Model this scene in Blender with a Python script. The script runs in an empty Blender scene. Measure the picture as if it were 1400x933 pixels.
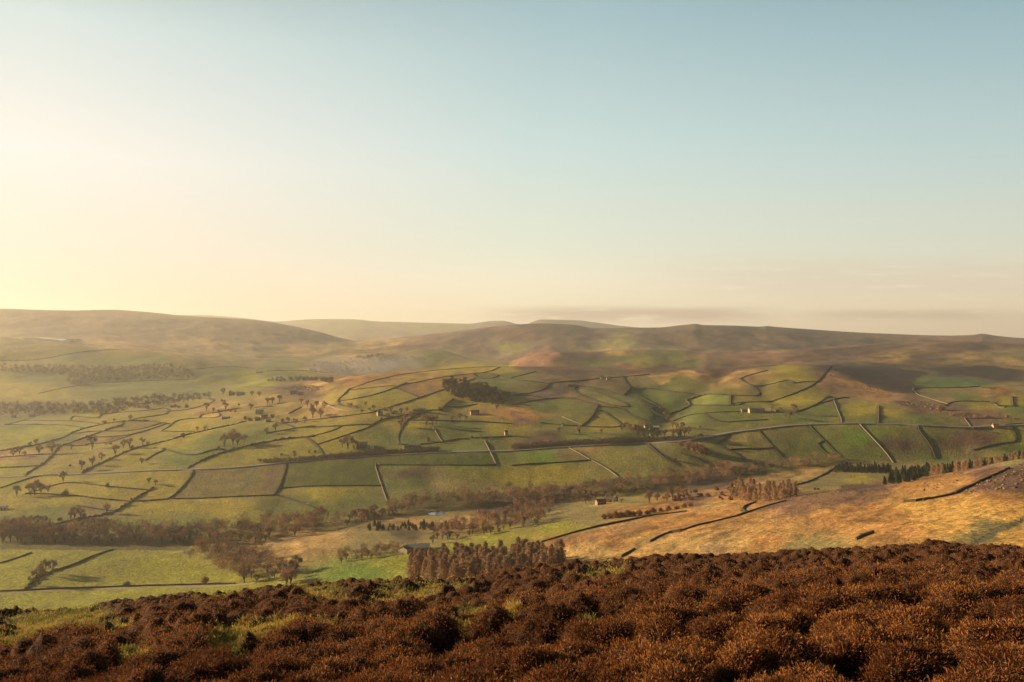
import bpy, math, random
import numpy as np
random.seed(7); rng = np.random.default_rng(11)
SC = bpy.context.scene; COL = SC.collection
F = 1100.0; HY = 466.5; CX = 700.0          # focal length and horizon row of the photograph (1400 px wide)

# ---------------------------------------------------------------- helpers
def link(o): COL.objects.link(o); return o
def meta(o, label=None, cat=None, group=None, kind=None):
    if label: o['label'] = label
    if cat: o['category'] = cat
    if group: o['group'] = group
    if kind: o['kind'] = kind
    return o
def mesh_np(name, co, quads=None, tris=None, mats=(), smooth=False, matidx=None, attrs=None):
    me = bpy.data.meshes.new(name)
    co = np.asarray(co, np.float32).reshape(-1, 3)
    me.vertices.add(len(co)); me.vertices.foreach_set('co', co.ravel())
    loops = []; sizes = []
    if quads is not None and len(quads):
        q = np.asarray(quads, np.int32).reshape(-1, 4); loops.append(q.ravel()); sizes.append(np.full(len(q), 4, np.int32))
    if tris is not None and len(tris):
        t = np.asarray(tris, np.int32).reshape(-1, 3); loops.append(t.ravel()); sizes.append(np.full(len(t), 3, np.int32))
    loops = np.concatenate(loops); sizes = np.concatenate(sizes)
    me.loops.add(len(loops)); me.loops.foreach_set('vertex_index', loops)
    me.polygons.add(len(sizes))
    st = np.concatenate([[0], np.cumsum(sizes)[:-1]]).astype(np.int32)
    me.polygons.foreach_set('loop_start', st); me.polygons.foreach_set('loop_total', sizes)
    if matidx is not None: me.polygons.foreach_set('material_index', np.asarray(matidx, np.int32))
    me.polygons.foreach_set('use_smooth', np.full(len(sizes), smooth))
    for m in mats: me.materials.append(m)
    if attrs:
        for k, v in attrs.items():
            v = np.asarray(v, np.float32)
            if v.ndim == 2:
                a = me.attributes.new(k, 'FLOAT_COLOR', 'POINT')
                c = np.ones((len(co), 4), np.float32); c[:, :3] = v; a.data.foreach_set('color', c.ravel())
            else:
                a = me.attributes.new(k, 'FLOAT', 'POINT'); a.data.foreach_set('value', v.ravel())
    me.update(calc_edges=True); me.validate()
    return me
def obj(name, me, parent=None, loc=None):
    o = bpy.data.objects.new(name, me)
    if parent is not None: o.parent = parent
    if loc is not None: o.location = loc
    return link(o)
def sm(t): t = np.clip(t, 0, 1); return t*t*(3-2*t)
def _h(ix, iy, seed):
    n = (ix.astype(np.int64)*374761393 + iy.astype(np.int64)*668265263 + seed*1442695041) & 0x7fffffff
    n = ((n ^ (n >> 13))*1274126177) & 0x7fffffff
    n = n ^ (n >> 16)
    return (n & 0xffffff)/float(0xffffff)
def vnoise(x, y, seed=0):
    ix = np.floor(x); iy = np.floor(y); fx = sm(x-ix); fy = sm(y-iy)
    a = _h(ix, iy, seed); b = _h(ix+1, iy, seed); c = _h(ix, iy+1, seed); d = _h(ix+1, iy+1, seed)
    return (a*(1-fx)+b*fx)*(1-fy)+(c*(1-fx)+d*fx)*fy
def fbm(x, y, o=4, seed=0):
    s = 0; a = .5; t = 0
    for k in range(o):
        s = s+a*vnoise(x*2**k+k*17.3, y*2**k-k*9.1, seed+k); t += a; a *= .5
    return s/t*2-1
def pchip(x, y, xq):
    """monotone cubic through (x, y), one column"""
    h = np.diff(x); d = np.diff(y)/h
    m = np.zeros(len(x)); m[0] = d[0]; m[-1] = d[-1]
    for i in range(1, len(x)-1):
        if d[i-1]*d[i] > 0:
            w1 = 2*h[i]+h[i-1]; w2 = h[i]+2*h[i-1]; m[i] = (w1+w2)/(w1/d[i-1]+w2/d[i])
    i = np.clip(np.searchsorted(x, xq)-1, 0, len(h)-1); t = (xq-x[i])/h[i]
    return ((2*t**3-3*t**2+1)*y[i]+(t**3-2*t**2+t)*h[i]*m[i]+(-2*t**3+3*t**2)*y[i+1]+(t**3-t**2)*h[i]*m[i+1])

# ---------------------------------------------------------------- material helpers
class NT:
    def __init__(s, name):
        s.m = bpy.data.materials.new(name); s.m.use_nodes = True; s.t = s.m.node_tree; s.n = s.t.nodes; s.l = s.t.links
        s.b = s.n['Principled BSDF']; s.b.inputs['Roughness'].default_value = .95
        s.b.inputs['Specular IOR Level'].default_value = .15
    def node(s, typ, **kw):
        n = s.n.new(typ)
        for k, v in kw.items(): setattr(n, k, v)
        return n
    def noise(s, scale, detail=4, rough=.6, vec=None):
        n = s.node('ShaderNodeTexNoise'); n.inputs['Scale'].default_value = scale
        n.inputs['Detail'].default_value = detail; n.inputs['Roughness'].default_value = rough
        if vec is not None: s.l.new(vec, n.inputs['Vector'])
        return n.outputs['Fac']
    def ramp(s, fac, stops):
        r = s.node('ShaderNodeValToRGB'); s.l.new(fac, r.inputs[0]); e = r.color_ramp.elements
        while len(e) < len(stops): e.new(.5)
        for k, (p, c) in enumerate(stops): e[k].position = p; e[k].color = (*c, 1) if len(c) == 3 else c
        return r.outputs[0]
    def mix(s, a, b, fac=1, typ='MULTIPLY'):
        n = s.node('ShaderNodeMix', data_type='RGBA', blend_type=typ)
        for i, v in ((0, fac), (6, a), (7, b)):
            if isinstance(v, (int, float)): n.inputs[i].default_value = v
            elif isinstance(v, tuple): n.inputs[i].default_value = (*v, 1)
            else: s.l.new(v, n.inputs[i])
        return n.outputs[2]
    def base(s, c):
        if isinstance(c, tuple): s.b.inputs['Base Color'].default_value = (*c, 1)
        else: s.l.new(c, s.b.inputs['Base Color'])
    def bump(s, h, dist, strength=1):
        n = s.node('ShaderNodeBump'); n.inputs['Distance'].default_value = dist; n.inputs['Strength'].default_value = strength
        s.l.new(h, n.inputs['Height']); s.l.new(n.outputs[0], s.b.inputs['Normal'])
    def attr(s, name): 
        n = s.node('ShaderNodeAttribute', attribute_name=name); return n.outputs
    def pos(s): return s.node('ShaderNodeNewGeometry').outputs['Position']

# ---------------------------------------------------------------- terrain: stations (photo column -> row, distance)
KX = [-500, 0, 100, 200, 300, 400, 500, 600, 700, 800, 900, 1000, 1100, 1200, 1300, 1400, 1900]
def ST(rows, dist): return (rows, dist)
STN = []
STN.append(('near', 0, ST([905,900,892,880,868,862,856,848,840,835,830,828,820,812,806,806,800], [60]*17)))
STN.append(('A', 24, ST([855,850,845,835,822,812,805,800,795,790,785,780,775,765,760,760,760], [560,560,560,570,580,560,530,500,470,430,380,330,290,260,240,230,230])))
STN.append(('B', 100, ST([785,785,784,782,775,760,750,745,735,725,720,715,710,705,700,690,690], [687,687,690,695,700,712,698,680,655,630,577,522,461,410,372,355,340])))
STN.append(('B2', 60, ST([762,762,762,761,755,745,733,725,715,705,698,690,672,660,645,628,600], [745,745,745,748,750,770,770,760,750,730,700,640,620,640,640,600,560])))
STN.append(('B3', 24, ST([752,752,752,752,745,736,720,710,703,692,683,672,665,666,652,634,606], [780,780,780,785,790,810,840,850,850,850,840,800,780,800,800,750,720])))
STN.append(('C', 36, ST([742,742,742,741,735,725,708,698,690,680,668,655,643,636,632,630,628], [810,810,812,816,828,855,902,931,955,984,1027,1067,1110,1130,1143,1144,1144])))
STN.append(('D', 130, ST([652,650,647,644,640,632,622,618,614,608,603,590,581,581,584,583,580], [1139,1139,1136,1134,1129,1136,1153,1147,1163,1182,1192,1247,1278,1268,1255,1265,1265])))
STN.append(('M', 115, ST([600,600,600,600,590,575,567,562,560,560,560,548,545,545,555,560,560], [1483,1483,1430,1359,1336,1369,1335,1359,1388,1412,1435,1484,1499,1513,1441,1388,1388])))
STN.append(('Cr', 150, ST([557,557,557,557,545,530,513,505,501,502,504,503,500,505,520,528,532], [2090,2090,1950,1823,1961,1940,1844,1943,2070,2074,2052,1988,1967,2000,1852,1753,1753])))
STN.append(('N', 40, ST([525,525,527,528,528,518,530,535,525,522,520,512,500,495,505,512,515], [2500,2500,2500,2500,2500,2450,2500,2500,2500,2500,2500,2450,2400,2400,2300,2250,2250])))
STN.append(('E', 60, None))
STN.append(('F0', 24, ST([466,466,469,474,482,488,484,488,490,486,484,482,482,484,484,482,480], [4000,4000,4000,4000,4000,4050,4200,4200,4000,3900,3900,3900,4100,4400,4500,4500,4500])))
STN.append(('F', 60, None))
STN.append(('F1', 6, ST([480]*17, [8000]*17)))
STN.append(('G', 24, None))
STN.append(('G2', 4, ST([480]*17, [14300]*17)))
EX = [(-500,459,3300),(0,461,3300),(50,466,3250),(100,470,3200),(150,476,3150),(200,479,3100),(250,487,3000),(300,497,2950),(350,500,3000),(400,500,3050),(450,498,3100),(500,490,3200),(600,479,3400),(650,492,3150),(695,498,3000),(710,491,3000),(730,484,3000),(760,480,3000),(800,481,3050),(870,478,3100),(930,480,3100),(960,484,3100),(1000,484,3100),(1050,481,3200),(1100,476,3300),(1200,470,3500),(1300,467.6,3600),(1400,468,3600),(1900,470,3600)]
FX = [(-500,430),(0,422.5),(50,424),(100,425),(150,424),(200,427),(250,432),(300,435),(350,438),(400,446),(440,455),(465,462),(490,466),(520,464),(560,460),(600,456),(640,451),(680,446.5),(740,442.5),(780,444),(815,449),(850,448.5),(900,448),(930,445),(941,444),(950,443),(962,444.6),(1000,445.3),(1040,446.8),(1048,446),(1058,447),(1100,450),(1200,456),(1300,459),(1330,458),(1342,456.5),(1360,459),(1400,462.5),(1500,465),(1900,462)]
GX = [(-500,440),(0,434),(200,432),(270,431),(330,435),(380,440),(405,438),(440,436.5),(480,437),(520,440),(560,441),(600,442),(640,443),(665,440),(685,439),(715,444),(740,437.5),(790,438.5),(820,442),(850,446),(900,450),(1000,455),(1200,460),(1400,463),(1900,464)]
# columns
uu = np.concatenate([np.linspace(-.86, -.66, 60, endpoint=False), np.linspace(-.66, .66, 1070), np.linspace(.66, .86, 61)[1:]])
NCOL = len(uu); pxs = uu*F+CX
def hermite_cols(xk, yk, q):
    return pchip(np.array(xk, float), np.array(yk, float), q)
PR = []; PD = []
for nm, n, s in STN:
    if nm == 'E': r = hermite_cols([e[0] for e in EX], [e[1] for e in EX], pxs); d = hermite_cols([e[0] for e in EX], [e[2] for e in EX], pxs)
    elif nm == 'F':
        r = hermite_cols([e[0] for e in FX], [e[1] for e in FX], pxs); d = 5500+0*pxs+250*np.sin(pxs/170.)
    elif nm == 'G': r = hermite_cols([e[0] for e in GX], [e[1] for e in GX], pxs); d = 12000+0*pxs
    else: r = hermite_cols(KX, s[0], pxs); d = hermite_cols(KX, s[1], pxs)
    PR.append(r); PD.append(d)
PR = np.array(PR); PD = np.array(PD)
PZ = -(PR-HY)/F*PD
tt = []
for k in range(1, len(STN)):
    n = STN[k][1]; tt += [(k-1)+(j+1)/n for j in range(n)]
tt = np.array([0.]+tt); NR = len(tt)
kk = np.clip(tt.astype(int), 0, len(STN)-2); fr = tt-kk
GYd = PD[kk]*(1-fr[:, None])+PD[kk+1]*fr[:, None]            # distance of every vertex
GZ = np.zeros_like(GYd)
for c in range(NCOL): GZ[:, c] = pchip(PD[:, c], PZ[:, c], GYd[:, c])
GX_ = GYd*uu[None, :]
# relief noise, quiet on the skylines so that they keep their outlines
calm = np.ones(NR)
for k, (nm, n, s) in enumerate(STN):
    if nm in ('Cr', 'E', 'F', 'G', 'near'): calm *= 1-.8*np.exp(-((tt-k)/.22)**2)
    if nm in ('F',): calm *= 1-.95*np.exp(-((tt-k)/.3)**2)
calm[tt > 12.3] *= .4
_amp = np.interp(GYd, [60, 200, 500, 1000, 1500, 3000, 5000, 12000], [0, .8, 1.8, 2.2, 4.2, 7, 12, 14])*calm[:, None]
_lam = 1.0
GZ += _amp*(fbm(GX_/240., GYd/240., 3, 5)*1.9)
GZ += np.interp(GYd, [60, 300, 1200, 3000, 6000], [0, 1.2, 1.9, 2.5, 5])*calm[:, None]*fbm(GX_/60., GYd/75., 3, 9)
# ridged drainage on the far moors
GZ -= np.interp(GYd, [2600, 3400, 5200, 6500], [0, 6, 12, 0])*calm[:, None]*np.abs(fbm(GX_/420.+GYd/1500., GYd/900., 3, 21))*1.6

def rows_of():
    return HY-GZ/GYd*F
PYm = rows_of()
LU = GX_/GYd; LY = np.log(GYd)
def hit(px, py, y0=60, y1=1e9):
    """world point where the sight line through photo pixel (px, py) first meets the terrain"""
    u = (px-CX)/F; c = float(np.interp(u, uu, np.arange(NCOL))); c0 = min(int(c), NCOL-2); w = c-c0
    p = PYm[:, c0]*(1-w)+PYm[:, c0+1]*w; Y = GYd[:, c0]*(1-w)+GYd[:, c0+1]*w; Z = GZ[:, c0]*(1-w)+GZ[:, c0+1]*w
    ok = (p <= py) & (Y >= y0) & (Y <= y1)
    if not ok.any():
        i = int(np.argmin(np.where((Y >= y0) & (Y <= y1), p, 1e9))); return (u*Y[i], Y[i], Z[i])
    i = int(np.argmax(ok)); i = max(i, 1)
    t = 0 if p[i-1] == p[i] or p[i-1] < py else (p[i-1]-py)/(p[i-1]-p[i])
    y = Y[i-1]+(Y[i]-Y[i-1])*t; z = Z[i-1]+(Z[i]-Z[i-1])*t
    return (u*y, y, z)
def height(x, y):
    u = x/y; c = float(np.interp(u, uu, np.arange(NCOL))); c0 = min(int(c), NCOL-2); w = c-c0
    a = np.interp(y, GYd[:, c0], GZ[:, c0]); b = np.interp(y, GYd[:, c0+1], GZ[:, c0+1])
    return float(a*(1-w)+b*w)
# stream gullies and banks: (points in the photo, depth m, half-width m, nearest, farthest)
S7 = 350/1306.; SU = 230/1400.
TO = {'T1': (0, 400, S7), 'T2': (350, 400, S7), 'T3': (700, 400, S7), 'T4': (1050, 400, S7), 'T5': (0, 600, S7), 'T6': (350, 600, S7), 'T7': (700, 600, S7), 'T8': (1050, 600, S7),
      'U1': (0, 500, SU), 'U2': (200, 500, SU), 'U3': (0, 630, SU), 'U4': (230, 630, SU), 'U5': (530, 680, SU), 'U6': (740, 620, SU), 'U7': (960, 600, SU), 'U8': (1170, 600, SU), 'P': (0, 0, 1.)}
def TP(t, pts): ox, oy, k = TO[t]; return [(ox+x*k, oy+y*k) for x, y in pts]
GUL = [([(998,506),(985,512),(962,532),(942,548),(922,566),(905,585),(880,600)], 15, 30), ([(1048,522),(1040,537),(1052,545),(1066,552)], 7, 20),
       ([(880,530),(900,552),(912,570)], 7, 25), ([(640,550),(632,590),(620,616)], 6, 30), ([(800,520),(770,545),(745,580)], 5, 25),
       ([(590,640),(588,655),(600,672)], 5, 18), ([(345,742),(390,700),(395,660)], 5, 22), ([(1170,520),(1230,540),(1300,548),(1390,560)], -5, 40),
       ([(1330,752),(1352,735),(1378,722),(1402,712)], 4, 9), ([(440,540),(420,560),(400,580)], 6, 25), ([(290,735),(292,700),(300,690)], 3, 20)]
for pts, dep, wid in GUL:
    w_ = np.array([hit(*p, 60 if p[1] > 640 else 1000, 2300)[:2] for p in pts])
    best = np.full(GYd.shape, 1e9)
    sel = (GYd > w_[:, 1].min()-4*wid) & (GYd < w_[:, 1].max()+4*wid)
    X = GX_[sel]; Y = GYd[sel]; b = np.full(X.shape, 1e9)
    for (x0, y0), (x1, y1) in zip(w_[:-1], w_[1:]):
        dx, dy = x1-x0, y1-y0; t = np.clip(((X-x0)*dx+(Y-y0)*dy)/(dx*dx+dy*dy+1e-9), 0, 1)
        b = np.minimum(b, np.hypot(X-x0-t*dx, Y-y0-t*dy))
    GZ[sel] -= .45*dep*np.exp(-(b/wid)**2)
# a level hollow for the pond
pc = hit(599, 702); pr = np.hypot((GX_-pc[0])/12., (GYd-pc[1])/11.); POND = (pc[0], pc[1], pc[2]-.3)
GZ = GZ*(1-sm(2.0-pr))+(POND[2]+np.where(pr < .9, -.5, .25))*sm(2.0-pr)
PYm = rows_of()
LU = GX_/GYd; LY = np.log(GYd)
# ---------------------------------------------------------------- photo-row of each vertex and what is visible
COLS = dict(g1=(.225,.225,.022), g2=(.122,.138,.032), g3=(.285,.235,.030), gb=(.125,.190,.020), pale=(.250,.225,.105), tan=(.320,.200,.070), tg=(.200,.160,.060),
            org=(.330,.165,.048), gold=(.430,.245,.060), brn=(.105,.062,.040), drk=(.036,.026,.024), wood=(.075,.055,.032), red=(.250,.130,.075), rb=(.170,.090,.055), hazed=(.26,.24,.20))  # last tone: far hills paled, distance haze put into the ground colour
SMP = """50 770 g1;100 790 g1;220 780 g1;30 812 g1;200 815 g1;320 800 g1;10 760 g1;480 780 gb;560 768 g1;630 750 g1;700 735 g1;760 722 g1;740 715 tg;800 708 tg;650 770 g1
440 740 tan;400 748 tan;370 752 tan;500 745 tg;520 735 tg;600 716 tan;640 712 tan;560 716 tan;590 706 tg;560 730 wood;600 740 tg
60 700 g2;20 690 g3;150 722 g2;250 722 g2;90 682 g3;30 715 g2;130 700 tg;60 655 g3;60 668 g3;20 660 g1;170 670 g3;200 690 g3;240 655 g3;20 640 g1;20 625 tan;100 640 tg;70 630 tg;50 590 g1;20 600 g1;90 600 g2;30 578 g2;120 578 g1;150 620 g3;220 600 g3;260 590 g3;250 575 g3;200 570 g3;280 560 tan;120 605 tan;60 560 wood
300 620 g2;260 630 g2;380 615 g3;340 628 g3;300 600 g2;360 595 g2;420 600 g3;330 640 tg;300 660 g2;350 660 g2;380 665 tg;450 650 g2;420 650 tg;560 660 g2;500 690 g2;400 690 g2;300 690 g3;440 675 g3;600 665 tg;700 655 g3;760 645 g3;660 668 tg;620 680 g2;740 625 gb;650 628 gb;560 628 g2;540 640 g2;560 648 brn
830 620 pale;900 640 pale;800 612 tan;790 620 tg;860 650 pale;980 620 pale;1020 615 pale;960 640 pale;1100 620 g2;1050 640 g2;1200 620 g2;1180 600 gb;1230 610 brn;1140 605 g2;1270 600 g2;1320 605 rb;1345 600 rb;1330 618 tg;1360 622 pale;1395 600 g1;1390 612 g2;1280 625 g2
450 560 tan;480 545 g3;540 555 g3;590 545 g3;520 535 g1;500 560 g3;560 522 org;590 515 org;480 520 org;430 530 tan;460 525 tan;640 506 g3;620 510 g3;700 515 g2;690 505 g3;760 580 g2;750 555 g2;700 540 g2;670 520 g2;650 600 g2;700 585 g3;640 585 g2;600 585 g2;500 590 g2;550 600 g2;450 600 g3;560 580 g3;720 572 org;705 568 org;740 540 rb;765 530 rb;850 540 g2;820 560 g2;880 560 g2;830 580 g3;790 600 g2;750 600 brn;870 600 g2
868 508 org;890 518 tg;945 511 org;930 520 g2;900 535 g2;920 550 g2;1000 560 g2;970 545 g2;970 570 g2;1050 530 tg;1010 520 tan;1030 512 tan;1100 515 g3;1075 505 g3;1090 535 g3;1060 545 g3;1130 560 g2;1150 548 tg;1110 545 g3;1150 530 brn;1140 515 rb;1165 527 org;1190 535 org;1100 570 g2;1180 560 g3;1220 565 g3;1200 572 g2;1260 575 g2;1240 550 rb;1260 560 brn;1290 548 tg;1300 555 brn;1340 565 rb
1180 515 drk;1220 520 drk;1240 530 drk;1200 505 drk;1140 503 drk;1300 508 drk;1340 510 drk;1370 515 drk;1290 523 gb;1270 520 g2;1330 525 g2;1300 535 tg;1360 540 tan;1320 545 g2;1390 530 tg;1380 545 g3;1350 555 g3;1390 560 g2;1370 535 org
1250 490 brn;1150 485 brn;1300 480 brn;1230 488 tan;1320 488 tan;1380 485 tg;1380 495 tan;1200 475 brn;1100 478 brn;1060 488 red;1020 488 rb;1080 492 rb;1330 475 brn;1120 492 brn;1040 498 brn;980 500 brn
850 503 rb;780 503 rb;720 501 brn;900 504 brn;850 510 g2;730 492 red;722 496 red;745 486 red;770 484 brn;760 493 brn;800 488 brn;800 496 g2;850 482 tan;850 490 g2;870 495 g3;930 485 g2;945 487 tan;950 496 g2;970 484 rb;900 488 g2
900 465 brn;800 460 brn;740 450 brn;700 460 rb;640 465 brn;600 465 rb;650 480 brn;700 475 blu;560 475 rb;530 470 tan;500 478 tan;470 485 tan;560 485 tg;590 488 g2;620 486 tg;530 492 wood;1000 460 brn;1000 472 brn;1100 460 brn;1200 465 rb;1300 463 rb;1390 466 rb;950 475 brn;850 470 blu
450 485 tg;420 478 tan;380 500 g2;300 510 g2;400 515 g2;430 508 g3;350 520 g1;460 505 wood;440 500 wood;200 525 g2;250 535 g2;150 535 g2;100 520 g2;50 515 g2;50 480 tg;20 490 g3;100 485 g2;200 490 g2;10 530 g3;60 535 g3;150 498 g2;400 532 brn;420 536 brn
200 460 brn;150 470 tan;60 445 brn;300 455 brn;400 465 brn;230 480 tan;300 475 tan;330 485 tg;250 440 brn;100 460 brn;20 470 tg;350 492 tg
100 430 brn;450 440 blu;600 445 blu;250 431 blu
900 720 org;860 715 tan;800 745 tan;830 738 org;780 738 org;760 752 tan;800 760 tan;1000 700 org;980 690 tan;950 712 org;1200 700 org;1150 710 org;1080 690 rb;1160 680 rb;1300 720 gold;1380 705 gold;1385 735 gold;1230 725 org;1250 690 gold;1330 690 gold;1100 745 tg;1050 740 org;1000 740 tan;960 745 tan;900 740 tan;1300 655 org;1250 665 org;1350 645 rb;1390 660 brn;1345 665 rb;1370 680 org;1200 665 rb;1350 720 tg;1340 735 tg
1150 652 tg;1060 650 tan;1100 645 tan;1200 650 tg;1230 640 tg;1120 660 tg;1180 655 g3;880 698 org;830 690 tan;800 695 tg;850 685 tg;920 690 org;950 685 rb;1000 680 org;860 675 g3;760 700 tg;700 700 wood;740 690 wood;980 660 brn;900 665 wood"""
smp = []
for ln in SMP.replace('\n', ';').split(';'):
    q = ln.split()
    if q: smp.append((float(q[0]), float(q[1]), *COLS[q[2]]))
smp = np.array(smp)
vy = np.minimum.accumulate(PYm, axis=0)                       # hidden ground takes the colour of the brow in front of it
vx = np.broadcast_to(pxs[None, :], vy.shape)
wx = vx+fbm(LU*30, LY*20, 3, 31)*14; wy = vy+fbm(LU*30, LY*17, 3, 37)*3.5
num = np.zeros(vy.shape+(3,), np.float32); den = np.zeros(vy.shape, np.float32)
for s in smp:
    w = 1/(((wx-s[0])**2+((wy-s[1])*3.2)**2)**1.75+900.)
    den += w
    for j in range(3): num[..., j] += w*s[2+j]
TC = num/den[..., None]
# ---------------------------------------------------------------- field walls and hedges, traced in the photo and stood on the ground
# area | kind (s dark stone wall, l pale lit wall, h hedge) | frame | points
WALLS = """
farleft s U1 0,495 200,490 500,492 620,505 720,520
farleft s U1 60,490 190,460 330,412
farleft s U1 200,458 400,460 600,462 760,475 830,485
farleft s U1 590,415 700,430 830,440
farleft h U1 0,712 200,680 340,655 540,600 590,560 700,525 830,495 930,475 1080,460 1300,462
farleft s U1 0,765 250,745 420,735
farleft s U1 0,850 200,845 330,835
farleft h U1 210,905 330,840 430,760 480,680 560,650 700,605 860,545 960,510 1030,500
farleft s U1 520,670 720,668
farleft s U1 590,570 740,550 900,545
farleft s U1 900,547 1100,545 1250,510 1350,475
farleft s U1 810,600 960,590 1080,580 1200,550 1400,480
farleft s U1 720,650 880,648 950,630 1100,575
farleft h U1 680,885 830,820 1000,740 1150,680 1270,655 1390,628
farleft s U1 1200,795 1290,740 1360,705
farleft s U1 960,355 1100,330 1170,320
farleft s U1 840,405 1060,385 1250,375 1400,345
farleft s U1 1090,450 1250,425 1400,405
ledge h U2 183,625 330,580 500,540 700,500 830,465
ledge s U2 160,385 350,370 480,330 600,285
ledge s U2 80,300 300,280 520,270
ledge s U2 240,460 380,440 640,432
ledge s U2 125,545 230,490 170,480
ledge s U2 130,547 280,552 400,545
ledge h U2 440,410 600,390 760,360
ledge s U2 0,790 100,720 180,700 120,680
ledge s U2 180,702 300,740 420,750 520,710 640,690
ledge h U2 345,850 560,745 800,680 900,655 1080,620 1260,600 1400,595
ledge s U2 1000,565 1200,530 1400,500
ledge s U2 900,350 1060,340
ledge s U2 1190,400 1290,345
ledge s U2 1080,475 1200,490
below s U3 0,230 150,180 300,130 480,120
below s U3 200,280 350,272 520,290 640,290 830,320 1080,340
below s U3 430,210 550,180 700,190 900,215 1100,235 1250,245
below h U3 0,600 200,570 440,540 560,505 800,465 960,430 1080,350 1200,270 1310,210
below s U3 1090,340 1250,335 1400,320
below s U3 210,278 420,215
below s U3 640,375 830,405
below s U4 40,320 300,315 560,300 880,290
below s U4 0,320 50,290 140,200 210,110
below s U4 882,288 930,222 990,50
below s U4 930,232 1150,215 1400,208
below s U4 930,292 1100,345 1300,420
below s T6 300,242 635,240
below l T6 600,115 640,240 668,320
below s T6 630,135 850,135 1000,136 1225,137
below l T6 1165,10 1195,70 1225,130
floor s U3 480,910 620,870 760,800 940,740
floor s T5 200,770 450,762 620,754 900,747 1200,740
floor s T5 0,780 90,775 200,770
floor h T5 130,765 200,700 290,672
floor s U3 0,855 120,820 260,770
hill s T2 430,555 560,535 680,500 770,460
hill h T2 425,572 412,550 460,515 475,490
hill s T2 430,572 470,585 520,590
hill s T2 700,580 800,550 930,505
hill s T2 720,490 780,512 835,537
hill s T2 200,692 430,682 560,674 620,676
hill s T2 0,775 130,750 260,740 400,705 440,682
hill s T2 262,742 320,785 335,810
hill s T2 500,715 590,685
hill s T2 600,670 640,650 690,640
hill s T2 250,655 430,635 620,610
hill l T2 727,775 725,730 745,690
hill h T2 745,690 760,660 800,635
hill l T2 905,690 940,750
hill s T2 740,777 830,778 940,765 1050,745 1200,740 1306,735
hill s T2 940,655 1100,658 1306,670
hill h T2 945,600 985,560 1010,545
hill s T2 1010,590 1130,570
hill s T2 480,495 560,462 680,430 800,410 1000,390 1120,382 1240,379
hill s T2 860,450 960,430 1100,415 1180,408 1240,386
hill s T2 1180,410 1260,428 1306,440
hill s T2 1120,440 1220,440
hill l T2 1165,755 1195,812
hill s T2 480,500 600,485 700,475
hill s T2 800,605 880,600 960,602
hill s T3 0,575 150,545 300,535 440,572
hill h T3 440,575 420,620 390,660 360,675
hill s T3 0,435 60,420 120,405
hill s T3 0,442 100,455 190,465
hill s T3 190,467 180,490 100,515 0,525
hill s T3 192,463 260,455 360,450 440,440
hill s T3 290,480 400,495 520,540 600,578
hill s T3 310,500 400,540 500,575 600,587
hill s T3 462,582 560,592
hill s T3 460,600 510,640 560,670
hill s T3 565,597 640,640 720,675
hill s T3 290,470 450,490 600,535 740,590
hill s T3 600,500 680,545 760,590
hill h T3 580,518 600,497
hill s T3 575,445 600,490
hill s T3 604,495 700,490 780,500
hill h T3 900,560 915,580 870,600 800,620
hill s T3 440,438 560,432 700,418
hill h T3 880,555 940,535 990,520
hill s T3 150,667 360,685 560,690
hill l T3 255,635 340,670
below l T3 285,790 340,820 400,855 470,890 545,945
below s T3 0,883 200,870 398,857
below s T3 0,805 150,797 283,790
below s T3 690,775 740,815 790,855 900,905
below s T3 870,820 960,860 1050,920
below s T3 1040,775 1130,815 1190,860
below s T3 1042,773 1120,727
below s T3 1120,800 1306,797
far s T3 918,575 1180,578
far s T3 985,618 1100,608 1306,610
far s T3 980,622 1060,665 1200,655 1306,650
far s T3 830,655 900,625 978,617
far s T3 1010,520 1240,530
far h T3 1117,532 1112,570
far s T3 1160,440 1200,425 1306,398
far s T3 1180,450 1250,490 1270,520
far l T7X 0,0 1,1
far s T4 40,550 180,500 260,455 300,400 335,370
far s T4 140,610 250,575 320,520
far s T4 150,612 300,555 390,535 420,540
far h T4 565,580 565,650
far l T4 355,600 375,650
far s T4 0,470 60,460 110,440
far s T4 120,468 180,455 250,456
far s T4 905,580 940,556 1060,555 1160,560
far l T4 1150,570 1205,600
far h T4 1247,532 1250,580
far l T4 740,515 820,540
far l T4 1000,640 1035,685
far s T4 740,487 960,488 1080,480
far s T4 1180,577 1306,585
far s T4 1210,675 1306,668
below s T4 765,700 830,780 855,850
below l T4 520,730 600,815 640,870
below s T4 240,710 320,790 375,840
below s T4 243,770 310,835
below s T4 0,760 90,860
below s T4 1050,805 1180,770 1260,765
below s T4 1262,762 1275,740 1250,705
moor s U6 0,740 340,640 680,570 920,518
moor s U6 925,518 1080,500 1210,485
moor s U6 670,865 720,835 780,800
moor s U6 910,738 990,690 1060,660
moor s U6 1160,650 1280,605 1400,580
moor s U7 0,715 145,680 290,645
moor s U7 300,643 450,590 580,550 700,520
moor s U7 320,585 390,550 450,530
moor s U7 770,390 860,368
moor s U7 860,365 1000,310 1140,220
moor s U8 400,530 480,525 560,515
moor s U8 620,500 700,488 830,460
moor s U8 860,440 1000,380 1190,290 1280,250
moor l U8 0,845 60,810 150,785
dale s T1 200,515 380,475 600,457 1000,443
dale s T1 1000,392 1150,375 1300,388
dale s T1 0,350 200,345 420,300 620,290
dale h T2 60,402 220,396 380,412
dale s T2 0,483 200,487 340,482
hill s T3 0,530 90,525 200,545
hill s T3 700,600 780,640 800,660
far s T3 1120,570 1180,560 1306,560
"""
walls = []
for ln in WALLS.strip().split('\n'):
    a, k, t, *p = ln.split()
    if t == 'T7X': continue
    walls.append([a, k, TP(t, [tuple(map(float, q.split(','))) for q in p])])
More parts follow.
